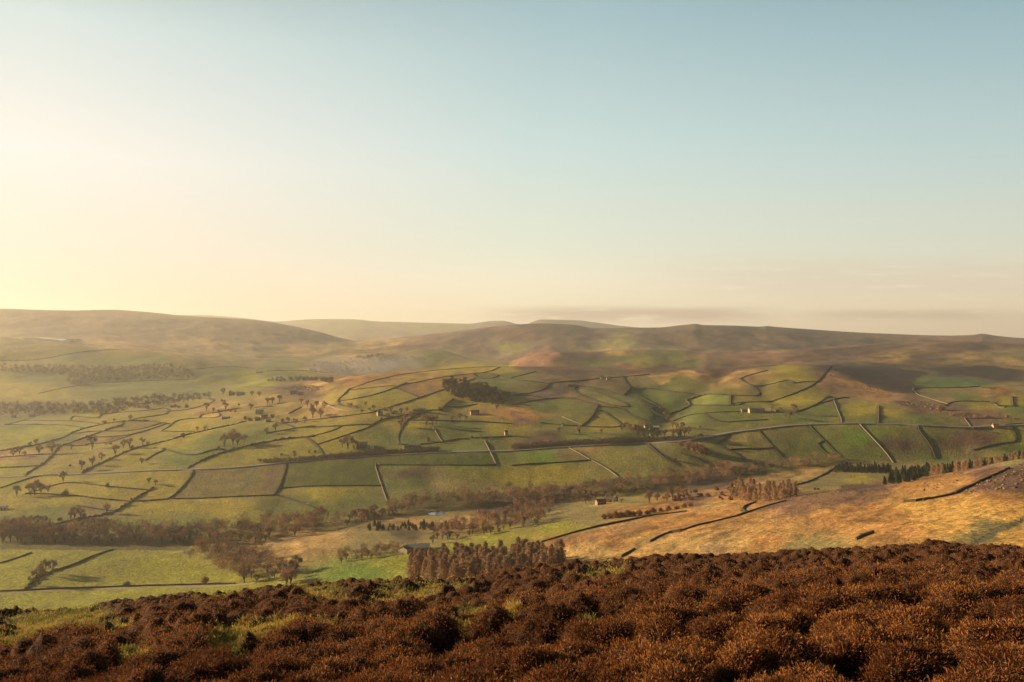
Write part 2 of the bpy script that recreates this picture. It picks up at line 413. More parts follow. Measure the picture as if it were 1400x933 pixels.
ROADS = [("asphalt valley road", TP('U3', [(-300,140),(0,138),(150,132),(300,124),(560,118),(760,108),(1050,93),(1400,80)])[:-1]+[(230,642.5),(300,641.3),(344,637.8),(392,632.3),(420,630.5),(470,626),(520,623),(580,620),(640,617.5),(700,617),(760,612),(840,607.5),(900,605.5),(940,603),(985,594.5),(1003,591),(1060,584.5),(1085,581.5),(1180,578.8),(1262,582),(1322,585.5),(1362,582.5),(1402,581.5),(1480,580)])]
ROADS_PX = ROADS[0][1]
def smooth_line(p, n=2):
    for _ in range(n):
        q = [p[0]]
        for a, b in zip(p[:-1], p[1:]):
            q += [(a[0]*.75+b[0]*.25, a[1]*.75+b[1]*.25), (a[0]*.25+b[0]*.75, a[1]*.25+b[1]*.75)]
        p = q+[p[-1]]
    return p
def world_line(pts, step=6., y0=60, y1=1e9, smooth=True):
    """photo polyline -> evenly spaced points on the ground"""
    dense = []
    pts = smooth_line(pts, 1) if smooth and len(pts) > 2 else pts
    for (x0, y0_), (x1, y1_) in zip(pts[:-1], pts[1:]):
        n = max(1, int(max(abs(x1-x0), abs(y1_-y0_)*2)/4))
        dense += [(x0+(x1-x0)*i/n, y0_+(y1_-y0_)*i/n) for i in range(n)]
    dense.append(pts[-1])
    w = [hit(px, py, y0, y1)[:2] for px, py in dense]
    # drop jumps behind brows
    out = [w[0]]
    for q in w[1:]:
        if abs(q[1]-out[-1][1]) < .16*out[-1][1]: out.append(q)
    w = np.array(out)
    if len(w) > 4: w[1:-1] = (w[:-2]+2*w[1:-1]+w[2:])/4
    s = np.concatenate([[0], np.cumsum(np.hypot(*np.diff(w, axis=0).T))])
    n = max(2, int(s[-1]/step)+1); q = np.linspace(0, s[-1], n)
    x = np.interp(q, s, w[:, 0]); y = np.interp(q, s, w[:, 1])
    return np.array([(a, b, height(a, b)) for a, b in zip(x, y)])
def nearest_on(p, line):
    best = (1e9, None)
    for (x0, y0), (x1, y1) in zip(line[:-1], line[1:]):
        dx, dy = x1-x0, (y1-y0)*2.2; t = min(1, max(0, ((p[0]-x0)*dx+(p[1]-y0)*2.2*dy)/(dx*dx+dy*dy+1e-9)))
        q = (x0+(x1-x0)*t, y0+(y1-y0)*t); d = math.hypot(p[0]-q[0], (p[1]-q[1])*2.2)
        if d < best[0]: best = (d, q)
    return best
_orig = [list(w[2]) for w in walls]+[list(ROADS_PX)]
for i, w in enumerate(walls):                       # a field wall ends at the next wall
    for end in (0, -1):
        c_ = min((nearest_on(_orig[i][end], o) for j, o in enumerate(_orig) if j != i), key=lambda q: q[0])
        if .6 < c_[0] < 17: w[2] = ([c_[1]]+w[2]) if end == 0 else (w[2]+[c_[1]])
def seg_hit(p, d, line, tmax):
    best = tmax
    for (x0, y0), (x1, y1) in zip(line[:-1], line[1:]):
        ex, ey = x1-x0, y1-y0; det = d[0]*ey-d[1]*ex
        if abs(det) < 1e-6: continue
        t = ((x0-p[0])*ey-(y0-p[1])*ex)/det; s_ = ((x0-p[0])*d[1]-(y0-p[1])*d[0])/det
        if 1.5 < t < best and -.02 <= s_ <= 1.02: best = t
    return best
_cur = [list(w[2]) for w in walls]
for i, w in enumerate(walls):                       # the remaining loose ends run on to the next wall they meet
    if w[0] in ('moor', 'dale', 'floor'): continue
    for end in (0, -1):
        e_ = w[2][end]
        if min(nearest_on(e_, o)[0] for j, o in enumerate(_cur+[list(ROADS_PX)]) if j != i) < 3: continue
        nb = w[2][1] if end == 0 else w[2][-2]; dx, dy = e_[0]-nb[0], e_[1]-nb[1]; L_ = math.hypot(dx, dy)+1e-9; d = (dx/L_, dy/L_)
        tm = 62 if abs(d[1]) < .35 else 26
        t = min(seg_hit(e_, d, o, tm) for j, o in enumerate(_cur+[list(ROADS_PX)]) if j != i)
        if t < tm: q = (e_[0]+d[0]*t, e_[1]+d[1]*t); w[2] = ([q]+w[2]) if end == 0 else (w[2]+[q])
for w in walls: w.append(world_line(w[2]))
roads = [(n, world_line(p, 8)) for n, p in ROADS]

# barriers on the mesh grid, then flood fill so that every field gets a tint of its own
bar = np.zeros((NR, NCOL), bool)
def rowcol(x, y):
    c = int(round(float(np.interp(x/y, uu, np.arange(NCOL))))); return int(np.searchsorted(GYd[:, c], y)), c
def mark(line):
    pr = None
    for x, y, z in line:
        r, c = rowcol(x, y)
        if pr is not None:
            n = max(abs(r-pr[0]), abs(c-pr[1]), 1)
            for i in range(n+1):
                rr = int(round(pr[0]+(r-pr[0])*i/n)); cc = int(round(pr[1]+(c-pr[1])*i/n))
                bar[min(rr, NR-1), cc] = True; bar[min(rr+1, NR-1), cc] = True
        pr = (r, c)
for w in walls: mark(w[3])
for n, l in roads: mark(l)
R0 = int(np.searchsorted(tt, .9)); R1 = int(np.searchsorted(tt, 9.0))
lab = np.zeros((NR, NCOL), np.int32); nl = 0
from collections import deque
bar = bar | np.roll(bar, 1, 1) | np.roll(bar, -1, 1) | np.roll(bar, 1, 0) | np.roll(bar, -1, 0)
B = bar.tolist(); L = lab.tolist()
for r in range(R0, R1, 3):
    for c in range(0, NCOL, 4):
        if L[r][c] or B[r][c]: continue
        nl += 1; st = [(r, c)]; L[r][c] = nl
        while st:
            i, j = st.pop()
            for a, b in ((i+1, j), (i-1, j), (i, j+1), (i, j-1)):
                if R0 <= a < R1 and 0 <= b < NCOL and not L[a][b] and not B[a][b]:
                    L[a][b] = nl; st.append((a, b))
lab = np.array(L); print('fields', nl)
for _ in range(4):
    for sh, ax in ((1, 1), (-1, 1), (1, 0), (-1, 0)): lab = np.where(lab == 0, np.roll(lab, sh, ax), lab)
cnt = np.bincount(lab.ravel(), minlength=nl+1)
tint = np.ones((nl+1, 3)); r_ = np.random.default_rng(3)
for i in range(1, nl+1):
    if cnt[i] > 60000: continue
    b = r_.choice([.58, .74, .9, 1.05, 1.25, 1.5])*r_.uniform(.93, 1.07); h = r_.choice([-.8, -.3, 0, .5, 1.])
    tint[i] = (b*(1+.13*h), b, b*(1+.3*h))
tint[0] = 1
flat_ = lab.ravel(); area = np.maximum(cnt, 1)
mean = np.stack([np.bincount(flat_, weights=TC[..., j].ravel(), minlength=nl+1)/area for j in range(3)], 1)
isf = ((cnt < 24000) & (np.arange(nl+1) > 0))[lab][..., None]*(.88*np.clip((GYd[..., None]-700)/200, 0, 1))
TC = TC*(1-isf)+mean[lab]*isf
TC = TC*tint[lab]
# mowing and slurry stripes of some fields run down the slope
ang = _h(lab, lab*0, 5)*3.1
strip = np.where(_h(lab, lab*0, 9) > .25, 1, 0)*(cnt[lab] < 60000)*(lab > 0)
sx = GX_*np.cos(ang*.25-.1)+GYd*np.sin(ang*.25-.1)*.6
st = .5+.5*np.sin(sx*2*math.pi/(9+8*_h(lab, lab*0, 12))+1.6*fbm(GX_/60, GYd/200, 2, 77))
patch = .35+.65*sm(fbm(GX_/70, GYd/110, 2, 51)*1.5+.5)
green = np.clip((TC[..., 1]-TC[..., 0]*.75)/.05, 0, 1)
for j, a in enumerate((.50, .28, .1)): TC[..., j] *= 1+a*(st-.4)*strip*patch*green*(GYd < 1650)
TC = np.minimum(TC, np.where((TC[..., 1] > TC[..., 0]*.75)[..., None], np.array([.27, .215, .06]), np.array([9., 9, 9])))
# heather and burnt strips on the open moors, rough tufts, rushes
moor = np.clip((TC[..., 0]/np.maximum(TC[..., 1], 1e-3)-1.25)/.3, 0, 1)
n1 = fbm(LU*15, LY*11, 4, 41); n2 = fbm(LU*90, LY*36, 3, 43)
f1 = 1+moor*(n1*.5+n2*.62); 
TC *= np.clip(f1, .45, 1.6)[..., None]
TC *= (1+.24*(1-moor)*(n2+n1*.6))[..., None]
n3 = fbm(GX_/45, GYd/80, 3, 61)                                # damp brown patches in pasture
w = (sm((n3-.22)*5)*.22*(1-moor)*(lab > 0))[..., None]; TC = TC*(1-w)+np.array([.17, .12, .05])*w
# explicit ground patches: (points in photo, colour, strength)
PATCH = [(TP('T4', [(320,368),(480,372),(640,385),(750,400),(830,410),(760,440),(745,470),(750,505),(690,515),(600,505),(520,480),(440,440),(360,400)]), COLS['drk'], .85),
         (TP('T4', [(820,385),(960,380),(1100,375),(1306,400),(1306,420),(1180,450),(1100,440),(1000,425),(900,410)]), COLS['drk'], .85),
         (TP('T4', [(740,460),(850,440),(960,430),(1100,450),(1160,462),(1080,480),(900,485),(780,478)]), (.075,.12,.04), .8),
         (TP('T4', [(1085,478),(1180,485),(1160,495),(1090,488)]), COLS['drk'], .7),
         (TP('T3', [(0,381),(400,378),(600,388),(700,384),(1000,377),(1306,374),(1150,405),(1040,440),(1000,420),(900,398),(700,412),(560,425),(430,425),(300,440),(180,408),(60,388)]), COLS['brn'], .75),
         (TP('T3', [(0,375),(60,335),(110,308),(160,305),(180,315),(140,355),(120,380),(0,380)]), COLS['red'], .9),
         (TP('T3', [(340,297),(500,287),(620,285),(600,292),(400,303)]), COLS['tan'], .9),
         (TP('T3', [(70,520),(180,485),(290,478),(270,505),(300,530),(150,545),(60,545)]), (.17,.12,.08), .8),
         (TP('T3', [(0,600),(60,625),(150,670),(0,690)]), (.22,.12,.07), .7),
         (TP('T3', [(690,425),(760,420),(820,428),(800,450),(760,478),(720,455)]), (.40,.26,.08), .75),
         (TP('T3', [(860,405),(930,402),(970,415),(930,440),(900,425)]), (.42,.27,.09), .75),
         (TP('T2', [(700,500),(780,470),(930,455),(925,500),(830,530),(740,490)]), (.27,.15,.055), .7),
         (TP('T2', [(480,490),(600,450),(820,415),(760,460),(640,470)]), (.30,.18,.07), .6),
         (TP('T2', [(0,520),(130,520),(100,570),(0,580)]), (.33,.22,.07), .6),
         (TP('T4', [(640,560),(760,545),(900,590),(1000,610),(1180,640),(1170,675),(1060,680),(900,610),(760,600)]), (.12,.075,.045), .8),
         (TP('T4', [(320,380),(420,470),(560,500),(730,525),(640,560),(560,560),(400,530),(300,520),(250,470)]), (.25,.14,.07), .65),
         (TP('T7', [(230,790-150),(500,625),(250,600),(330,560),(560,520)]), (.30,.19,.07), .0),
         (TP('T7', [(100,560),(330,480),(640,430),(700,440),(500,510),(300,540),(120,580)]), (.27,.14,.06), .7),
         (TP('T7', [(950,545),(1050,530),(1110,560),(1060,585),(960,580)]), (.15,.10,.06), .7),
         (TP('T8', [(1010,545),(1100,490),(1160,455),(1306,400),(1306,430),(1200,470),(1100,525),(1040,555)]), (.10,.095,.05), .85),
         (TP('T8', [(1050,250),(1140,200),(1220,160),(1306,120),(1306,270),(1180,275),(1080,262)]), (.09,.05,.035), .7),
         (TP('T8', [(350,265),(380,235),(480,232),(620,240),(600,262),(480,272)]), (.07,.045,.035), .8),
         (TP('T8', [(240,560),(340,540),(390,545),(350,575),(240,590)]), (.20,.19,.05), .7),
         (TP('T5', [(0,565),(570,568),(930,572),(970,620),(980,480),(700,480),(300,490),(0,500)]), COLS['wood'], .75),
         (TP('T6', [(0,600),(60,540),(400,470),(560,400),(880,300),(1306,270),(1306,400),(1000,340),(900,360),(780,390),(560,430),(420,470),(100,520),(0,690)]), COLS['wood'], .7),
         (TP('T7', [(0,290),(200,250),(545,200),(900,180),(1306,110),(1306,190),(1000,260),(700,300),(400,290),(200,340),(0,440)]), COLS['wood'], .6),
         (TP('T6', [(160,880-700),(80,150),(60,180)]), COLS['wood'], .0),
         (TP('U4', [(700,70),(740,70),(660,250),(580,250)]), (.09,.085,.035), .6), (TP('U4', [(830,70),(920,70),(860,245),(760,245)]), (.13,.08,.05), .75),
         (TP('T3', [(0,790),(285,765),(600,748),(900,745),(1000,740),(1000,752),(600,770),(285,785),(0,803)]), (.10,.07,.042), .85),
         (TP('T2', [(210,850),(400,825),(700,812),(1000,810),(1170,805),(1170,820),(900,822),(600,845),(400,855),(240,872)]), (.10,.062,.036), .9)]
def inpoly(px, py, P):
    r = np.zeros(px.shape, bool); n = len(P)
    for i in range(n):
        x0, y0 = P[i]; x1, y1 = P[(i+1) % n]
        if y0 == y1: continue
        r ^= ((y0 > py) != (y1 > py)) & (px < (x1-x0)*(py-y0)/(y1-y0)+x0)
    return r
wx2 = vx+fbm(LU*90, LY*36, 3, 91)*5; wy2 = vy+fbm(LU*90, LY*36, 3, 93)*1.6
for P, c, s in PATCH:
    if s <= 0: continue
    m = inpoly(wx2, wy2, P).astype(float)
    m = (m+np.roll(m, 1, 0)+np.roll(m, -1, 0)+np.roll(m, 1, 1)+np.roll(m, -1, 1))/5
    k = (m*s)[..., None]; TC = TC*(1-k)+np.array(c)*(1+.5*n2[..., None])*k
# rough unmown verge along each wall, wall shade painted into its colour
for a, k, pp, l in walls:
    vc = np.array({'s': (.045, .038, .020), 'l': (.10, .085, .045), 'h': (.05, .036, .022)}[k]); hw = {'s': 2.5, 'l': 1.4, 'h': 2.6}[k]
    ymin, ymax = l[:, 1].min()-12, l[:, 1].max()+12
    cu = np.interp(l[:, 0]/l[:, 1], uu, np.arange(NCOL)); c0 = max(0, int(cu.min())-8); c1 = min(NCOL, int(cu.max())+9)
    rr = np.where((GYd[:, c0:c1].max(1) > ymin) & (GYd[:, c0:c1].min(1) < ymax))[0]
    if not len(rr) or c1 <= c0: continue
    r0, r1 = rr[0], rr[-1]+1
    X = GX_[r0:r1, c0:c1]; Y = GYd[r0:r1, c0:c1]; b = np.full(X.shape, 1e9)
    for (x0, y0, _), (x1, y1, _) in zip(l[:-1:2], np.vstack([l[2::2], l[-1:]])[:len(l[:-1:2])]):
        dx, dy = x1-x0, y1-y0; t = np.clip(((X-x0)*dx+(Y-y0)*dy)/(dx*dx+dy*dy+1e-9), 0, 1)
        b = np.minimum(b, np.hypot(X-x0-t*dx, Y-y0-t*dy))
    pw = hw+np.where(Y > 900, .0008*(Y-900), 0)
    k_ = (.86*np.exp(-(b/pw)**2))[..., None]
    TC[r0:r1, c0:c1] = TC[r0:r1, c0:c1]*(1-k_)+vc*k_
TC = np.clip(TC, .012, .6)

# ---------------------------------------------------------------- terrain mesh
def grid_quads(nr, nc):
    i = np.arange((nr-1)*nc).reshape(nr-1, nc)[:, :-1].ravel()
    return np.stack([i, i+1, i+nc+1, i+nc], 1)
m = NT('valley_ground'); col = m.attr('col')['Color'] if False else m.attr('col')[0]
p = m.pos()
na = m.noise(.35, 5, .65, p); nb = m.noise(.045, 4, .6, p); nc_ = m.noise(1.6, 3, .6, p)
c = m.mix(col, m.ramp(na, [(.28, (.48, .50, .52)), (.72, (1.6, 1.56, 1.5))]))
c = m.mix(c, m.ramp(nb, [(.3, (.84, .84, .84)), (.7, (1.17, 1.16, 1.14))]))
m.base(c); m.bump(na, 2.2, 1.); MG = m.m
co = np.stack([GX_, GYd, GZ], -1)
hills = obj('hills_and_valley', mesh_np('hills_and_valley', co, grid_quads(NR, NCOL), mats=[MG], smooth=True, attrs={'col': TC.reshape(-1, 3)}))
meta(hills, kind='structure')
# ---------------------------------------------------------------- walls, hedges, roads, water
ORD = 'first second third fourth fifth sixth seventh eighth ninth tenth eleventh twelfth thirteenth fourteenth fifteenth sixteenth seventeenth eighteenth nineteenth'.split()
TENS = {2: ('twenty', 'twentieth'), 3: ('thirty', 'thirtieth'), 4: ('forty', 'fortieth'), 5: ('fifty', 'fiftieth'), 6: ('sixty', 'sixtieth'), 7: ('seventy', 'seventieth')}
def ordw(i):
    i += 1
    if i < 20: return ORD[i-1]
    t, o = divmod(i, 10); return TENS[t][1] if o == 0 else TENS[t][0]+'-'+ORD[o-1]
def simple(name, c1, c2, scale=1., rough=.95, bumpd=0, rnd=0):
    m = NT(name); f = m.noise(scale, 4, .6, m.pos()); c = m.ramp(f, [(.32, c1), (.68, c2)])
    if rnd:
        oi = m.node('ShaderNodeObjectInfo'); c = m.mix(c, m.ramp(oi.outputs['Random'], [(0, (1-rnd, 1-rnd*1.1, 1-rnd*1.1)), (.5, (1, 1, 1)), (1, (1+rnd, 1+rnd*.75, 1+rnd*.5))]))
    m.base(c); m.b.inputs['Roughness'].default_value = rough
    if bumpd: m.bump(f, bumpd)
    return m.m
M_STONE_SHADE = simple('gritstone', (.030, .025, .019), (.068, .054, .038), 1.5, bumpd=.3)  # field-wall stone with shade put into its near-black colour
M_STONE_LIT = simple('sunlit_gritstone', (.13, .10, .065), (.24, .19, .12), 1.2, bumpd=.2)  # same wall stone, lighter: sunlight painted into the colour
M_HEDGE = simple('hedge_twigs', (.05, .036, .022), (.13, .085, .05), .9, bumpd=.4)
def ribbon(line, prof, jit=0, seed=0):
    """sweep a cross-section [(offset, height)] along a ground line"""
    r = np.random.default_rng(seed); n = len(line); d = np.gradient(line[:, :2], axis=0); d /= np.linalg.norm(d, axis=1)[:, None]+1e-9
    nr = np.stack([-d[:, 1], d[:, 0]], 1); k = len(prof); v = np.zeros((n, k, 3))
    hj = (1+jit*(r.random(n)-.5))*(.55+.55*vnoise(np.arange(n)*.22+seed*3.7, np.full(n, seed*1.3), 3))*1.15
    for j, (o, h) in enumerate(prof):
        v[:, j, :2] = line[:, :2]+nr*o*(1+jit*.5*(r.random(n)[:, None]-.5)); v[:, j, 2] = line[:, 2]+(h*hj if h > 0 else h)
    i = np.arange((n-1)*k).reshape(n-1, k)[:, :-1].ravel(); q = np.stack([i, i+1, i+k+1, i+k], 1)
    e = [(0, 1, 2, 3)] if k == 4 else []
    caps = []
    for b in (0, (n-1)*k): caps += [(b, b+a, b+a+1) for a in range(1, k-1)]
    return v.reshape(-1, 3), q, np.array(caps)
AREA = dict(farleft='in the left fields above the road', ledge='in the fields left of the middle hill', below='crossing the slopes below the road', floor='around the bright bottom-left fields',
            hill='on the middle hill above the road', far='on the right-hand slopes above the road', moor='on the orange moor slope', dale='in the far green valley at left')
KIND = {'s': ('dark dry-stone wall', 'dark walls', 'drystone_wall', 'stone wall'), 'l': ('pale sunlit dry-stone wall', 'pale walls', 'drystone_wall', 'stone wall'), 'h': ('dark brown winter hedge', 'hedges', 'hedge', 'hedge')}
by = {}
for i, w in enumerate(walls): by.setdefault((w[0], w[1]), []).append((np.mean([p[0] for p in w[2]]), i))
for (a, k), L_ in by.items():
    L_.sort(); what, plural, nm, cat = KIND[k]
    for n_, (_, i) in enumerate(L_):
        line = walls[i][3]
        if k == 'h':
            l2 = np.array([(x, y, height(x, y)) for x, y, _z in world_line(walls[i][2], 3.)]) ; l2[:, 2] = [height(x, y) for x, y in l2[:, :2]]
            v, q, t = ribbon(l2, [(-1.2, -.6), (-1., 1.), (-.4, 1.8), (.4, 1.9), (1., 1.1), (1.2, -.6)], 1.1, i); mt = M_HEDGE
        else:
            v, q, t = ribbon(line, [(-.5, -.6), (-.3, 1.1), (.3, 1.2), (.5, -.6)], .28, i); mt = M_STONE_LIT if k == 'l' else M_STONE_SHADE
        o = obj(nm, mesh_np(nm, v, q, t, mats=[mt]))
        lb = f"{what} {AREA[a]}" if len(L_) == 1 else f"{ordw(n_)} {what} from the left, {AREA[a]}"
        meta(o, lb, cat, 'field walls and hedges of the dale')
def strip_obj(name, line, half, mat, lift=.25, kind='structure'):
    d = np.gradient(line[:, :2], axis=0); d /= np.linalg.norm(d, axis=1)[:, None]+1e-9; nr = np.stack([-d[:, 1], d[:, 0]], 1)
    v = []
    for (x, y, z), (a, b) in zip(line, nr):
        ps = [(x+a*o, y+b*o) for o in (-half, 0, half)]; hs = [height(*p_) for p_ in ps]; h = max(hs)+lift
        v += [(ps[0][0]-a*1.5, ps[0][1]-b*1.5, hs[0]-1.2), (*ps[0], h-.05), (*ps[1], h), (*ps[2], h-.05), (ps[2][0]+a*1.5, ps[2][1]+b*1.5, hs[2]-1.2)]
    n = len(line); i = np.arange((n-1)*5).reshape(n-1, 5)[:, :-1].ravel()
    o = obj(name, mesh_np(name, v, np.stack([i, i+1, i+6, i+5], 1), mats=[mat])); return meta(o, kind=kind)
M_ROAD = simple('road_asphalt', (.17, .155, .13), (.25, .225, .18), .3); M_TRACK = simple('track_earth', (.22, .17, .10), (.34, .27, .16), .3)
for n_, l in roads: strip_obj('road', l, 4.2, M_ROAD)
strip_obj('track', world_line(TP('T5', [(-60,795),(100,786),(200,776),(640,766),(900,756),(1200,748),(1306,735)]), 8), 1.9, M_TRACK, .12)
strip_obj('track', world_line(TP('T2', [(620,560+40),(560,598),(500,606),(430,600),(330,560),(300,545)]), 8, 1000), 1.8, M_TRACK, .12)
wm = NT('pond_water'); wm.base((.55, .55, .52)); wm.b.inputs['Metallic'].default_value = .85; wm.b.inputs['Roughness'].default_value = .08; wm.b.inputs['Specular IOR Level'].default_value = .9; wm.bump(wm.noise(.8, 2, .5, wm.pos()), .02)
N_ = 48; rr_ = [1+.14*math.sin(2*a+1)+.08*math.sin(5*a) for a in np.linspace(0, 2*math.pi, N_, endpoint=False)]
pv_ = [(POND[0], POND[1], POND[2])]+[(POND[0]+11*r*math.cos(a), POND[1]+10*r*math.sin(a), POND[2]) for r, a in zip(rr_, np.linspace(0, 2*math.pi, N_, endpoint=False))]
meta(obj('pond', mesh_np('pond', pv_, None, [(0, i+1, (i+1) % N_+1) for i in range(N_)], mats=[wm.m])), kind='structure')
# pale reservoir lying below the left-hand moor
rl = world_line([(38, 464.6), (60, 465), (85, 465.4), (106, 466.2)], 20, 3350, 6000, False)
rw = NT('reservoir_water'); rw.base((.55, .5, .42)); rw.b.inputs['Roughness'].default_value = .3
RX0, RX1 = rl[0][0], rl[-1][0]; RY = float(np.mean(rl[:, 1]))
strip_obj('reservoir', np.array([(x, RY, height(x, RY)) for x in np.linspace(RX0-10, RX1+10, 60)]), 55, rw.m, 1.5)

# ---------------------------------------------------------------- trees
M_BARK = simple('bark', (.07, .052, .038), (.14, .105, .075), 2.)
M_TWIG = simple('bare_twigs', (.16, .095, .060), (.36, .22, .135), .35, rnd=.35)
def wood_mat(name, c1, c2):
    m = NT(name); f = m.noise(.35, 4, .6, m.pos()); c = m.mix(m.ramp(f, [(.32, c1), (.68, c2)]), m.ramp(m.attr('tint')[2], [(0, (.42, .40, .40)), (.5, (.95, .95, .95)), (1, (1.55, 1.42, 1.28))])); m.base(c); return m.m
M_WOODM = wood_mat('woodland_twigs', (.15, .09, .055), (.34, .205, .125)); M_FARW = wood_mat('distant_twigs', (.07, .048, .034), (.15, .10, .07))
M_LARCH = simple('larch_twigs', (.25, .15, .082), (.42, .27, .155), .4, rnd=.25)
M_CON = simple('conifer_needles', (.018, .026, .014), (.055, .065, .030), .5, rnd=.3)
M_PINE = simple('dark_pine_needles', (.04, .038, .018), (.12, .09, .042), .4, rnd=.35)
M_SCRUB = simple('rusty_scrub', (.12, .055, .03), (.26, .12, .06), .4, rnd=.3)
def tube(p, q, r0, r1, V, Q, n=5):
    p = np.array(p, float); q = np.array(q, float); d = q-p; d /= np.linalg.norm(d)+1e-9
    a = np.cross(d, (0, 0, 1) if abs(d[2]) < .9 else (1, 0, 0)); a /= np.linalg.norm(a); b = np.cross(d, a); s = len(V)
    for c, r in ((p, r0), (q, r1)):
        for i in range(n): t = 2*math.pi*i/n; V.append(c+(a*math.cos(t)+b*math.sin(t))*r)
    for i in range(n): j = (i+1) % n; Q.append((s+i, s+j, s+n+j, s+n+i))
def twigs(cent, rad, cnt_, ln, wd, r, up=.5, out=.8):
    """cnt_ thin leaf-sized triangles spread through ellipsoids; returns verts, tris"""
    cent = np.array(cent); rad = np.array(rad); k = r.integers(0, len(cent), cnt_)
    d = r.normal(size=(cnt_, 3)); d /= np.linalg.norm(d, axis=1)[:, None]; s = r.random(cnt_)**(1/2.2)
    p = cent[k]+d*rad[k]*s[:, None]; dr = d*out+r.normal(size=(cnt_, 3))*.6+np.array([0, 0, up]); dr /= np.linalg.norm(dr, axis=1)[:, None]
    sd_ = np.cross(dr, r.normal(size=(cnt_, 3))); sd_ /= np.linalg.norm(sd_, axis=1)[:, None]
    L = ln*(.6+.8*r.random(cnt_))[:, None]; w_ = wd*(.6+.8*r.random(cnt_))[:, None]
    v = np.stack([p-dr*L*.5-sd_*w_, p-dr*L*.5+sd_*w_, p+dr*L*.5], 1).reshape(-1, 3)
    return v, np.arange(cnt_*3).reshape(-1, 3)
# every prototype is 10 m tall with its foot at the origin
def proto_bare(seed):
    r = np.random.default_rng(seed); V = []; Q = []; th = r.uniform(.9, 1.4); lean = r.uniform(-.3, .3)
    tube((0, 0, -.4), (lean, 0, th), .36, .27, V, Q, 7); cents = []; rads = []
    rx, ry, rz = r.uniform(3.0, 4.1), r.uniform(3.0, 4.1), r.uniform(3.7, 4.3); cz = 9.4-rz
    for i in range(9):
        a = i*2*math.pi/9+r.uniform(-.3, .3); el_ = r.uniform(-.35, 1.2); p0 = np.array((lean, 0, th*r.uniform(.85, 1.)))
        p1 = np.array((math.cos(a)*math.cos(el_)*rx*.5, math.sin(a)*math.cos(el_)*ry*.5, cz+math.sin(el_)*rz*.45)); tube(p0, p1, .17, .09, V, Q, 4)
        for j in range(3):
            a2 = a+r.uniform(-.5, .5); e2 = el_+r.uniform(-.5, .5); k = r.uniform(.68, .88)
            p2 = np.array((math.cos(a2)*math.cos(e2)*rx*k, math.sin(a2)*math.cos(e2)*ry*k, cz+math.sin(e2)*rz*k))
            tube(p1, p2, .08, .03, V, Q, 3); cents += [p2, (p1+p2)/2]; rads += [r.uniform(.8, 1.3)*np.array((1, 1, .9)), (1., 1., 1.)]
    tv, tt_ = twigs(cents, rads, 2300, .95, .04, r, .35)
    return np.array(V), np.array(Q), tv, tt_, M_TWIG
def proto_larch(seed):
    r = np.random.default_rng(seed); V = []; Q = []; tube((0, 0, -.4), (0, 0, 9.8), .2, .03, V, Q, 6); c = []; rd = []
    for i in range(26):
        z = 1.2+8.4*i/25; w_ = (2.3*(1-z/10.8)+.25)*r.uniform(.45, 1.4); a = r.uniform(0, 6.28)
        for s in (0, 1, 2): b = a+s*2.1; c.append((math.cos(b)*w_*.55, math.sin(b)*w_*.55, z)); rd.append((w_*.6, w_*.6, .35))
    tv, tt_ = twigs(c, rd, 1900, .9, .05, r, .15, .9); return np.array(V), np.array(Q), tv, tt_, M_LARCH
def proto_con(seed, mat=None):
    r = np.random.default_rng(seed); V = []; Q = []; tube((0, 0, -.4), (0, 0, 9.7), .22, .03, V, Q, 6); c = []; rd = []
    for i in range(22):
        z = .8+9*i/21; w_ = (2.3*(1-z/10.6)+.1)*r.uniform(.8, 1.2); a = r.uniform(0, 6.28)
        for s in (0, 1, 2, 3): b = a+s*1.57; c.append((math.cos(b)*w_*.5, math.sin(b)*w_*.5, z)); rd.append((w_*.6, w_*.6, .4))
    tv, tt_ = twigs(c, rd, 1500, .7, .09, r, -.1, .9); return np.array(V), np.array(Q), tv, tt_, mat or M_CON
def proto_pine(seed):
    r = np.random.default_rng(seed); V = []; Q = []; tube((0, 0, -.4), (.2, 0, 6), .25, .15, V, Q, 6); c = []; rd = []
    for i in range(16):
        a = r.uniform(0, 6.28); q = r.uniform(.3, 2.8); z = r.uniform(3.6, 8.8); c.append((math.cos(a)*q, math.sin(a)*q, z)); rd.append((1.3, 1.3, .9)); tube((.2, 0, z*.6), c[-1], .1, .04, V, Q, 3)
    tv, tt_ = twigs(c, rd, 1500, .7, .1, r, .3); return np.array(V), np.array(Q), tv, tt_, M_PINE
def proto_bush(seed, mat):
    r = np.random.default_rng(seed); V = []; Q = []; c = []; rd = []
    for i in range(9):
        a = r.uniform(0, 6.28); q = r.uniform(0, 4.); z = r.uniform(2.5, 6.5)-q*.4; c.append((math.cos(a)*q, math.sin(a)*q, z)); rd.append((3, 3, 3)); tube((0, 0, -.4), c[-1], .3, .1, V, Q, 4)
    tv, tt_ = twigs(c, rd, 1300, 1.5, .16, r, .4); tv[:, 2] = np.maximum(tv[:, 2], .1); return np.array(V), np.array(Q), tv, tt_, mat
PROT = {'bare': [proto_bare(s) for s in range(6)], 'larch': [proto_larch(20+s) for s in range(4)], 'conifer': [proto_con(30+s) for s in range(3)], 'pine': [proto_pine(40+s) for s in range(4)],
        'bush': [proto_bush(50+s, M_TWIG) for s in range(3)], 'scrub': [proto_bush(60+s, M_SCRUB) for s in range(2)], 'evergreen': [proto_bush(70, M_CON)]}
NAMES = {'bare': 'bare_tree', 'larch': 'larch_tree', 'conifer': 'conifer_tree', 'pine': 'pine_tree', 'bush': 'bare_shrub', 'scrub': 'rusty_shrub', 'evergreen': 'evergreen_shrub'}
PM = {}
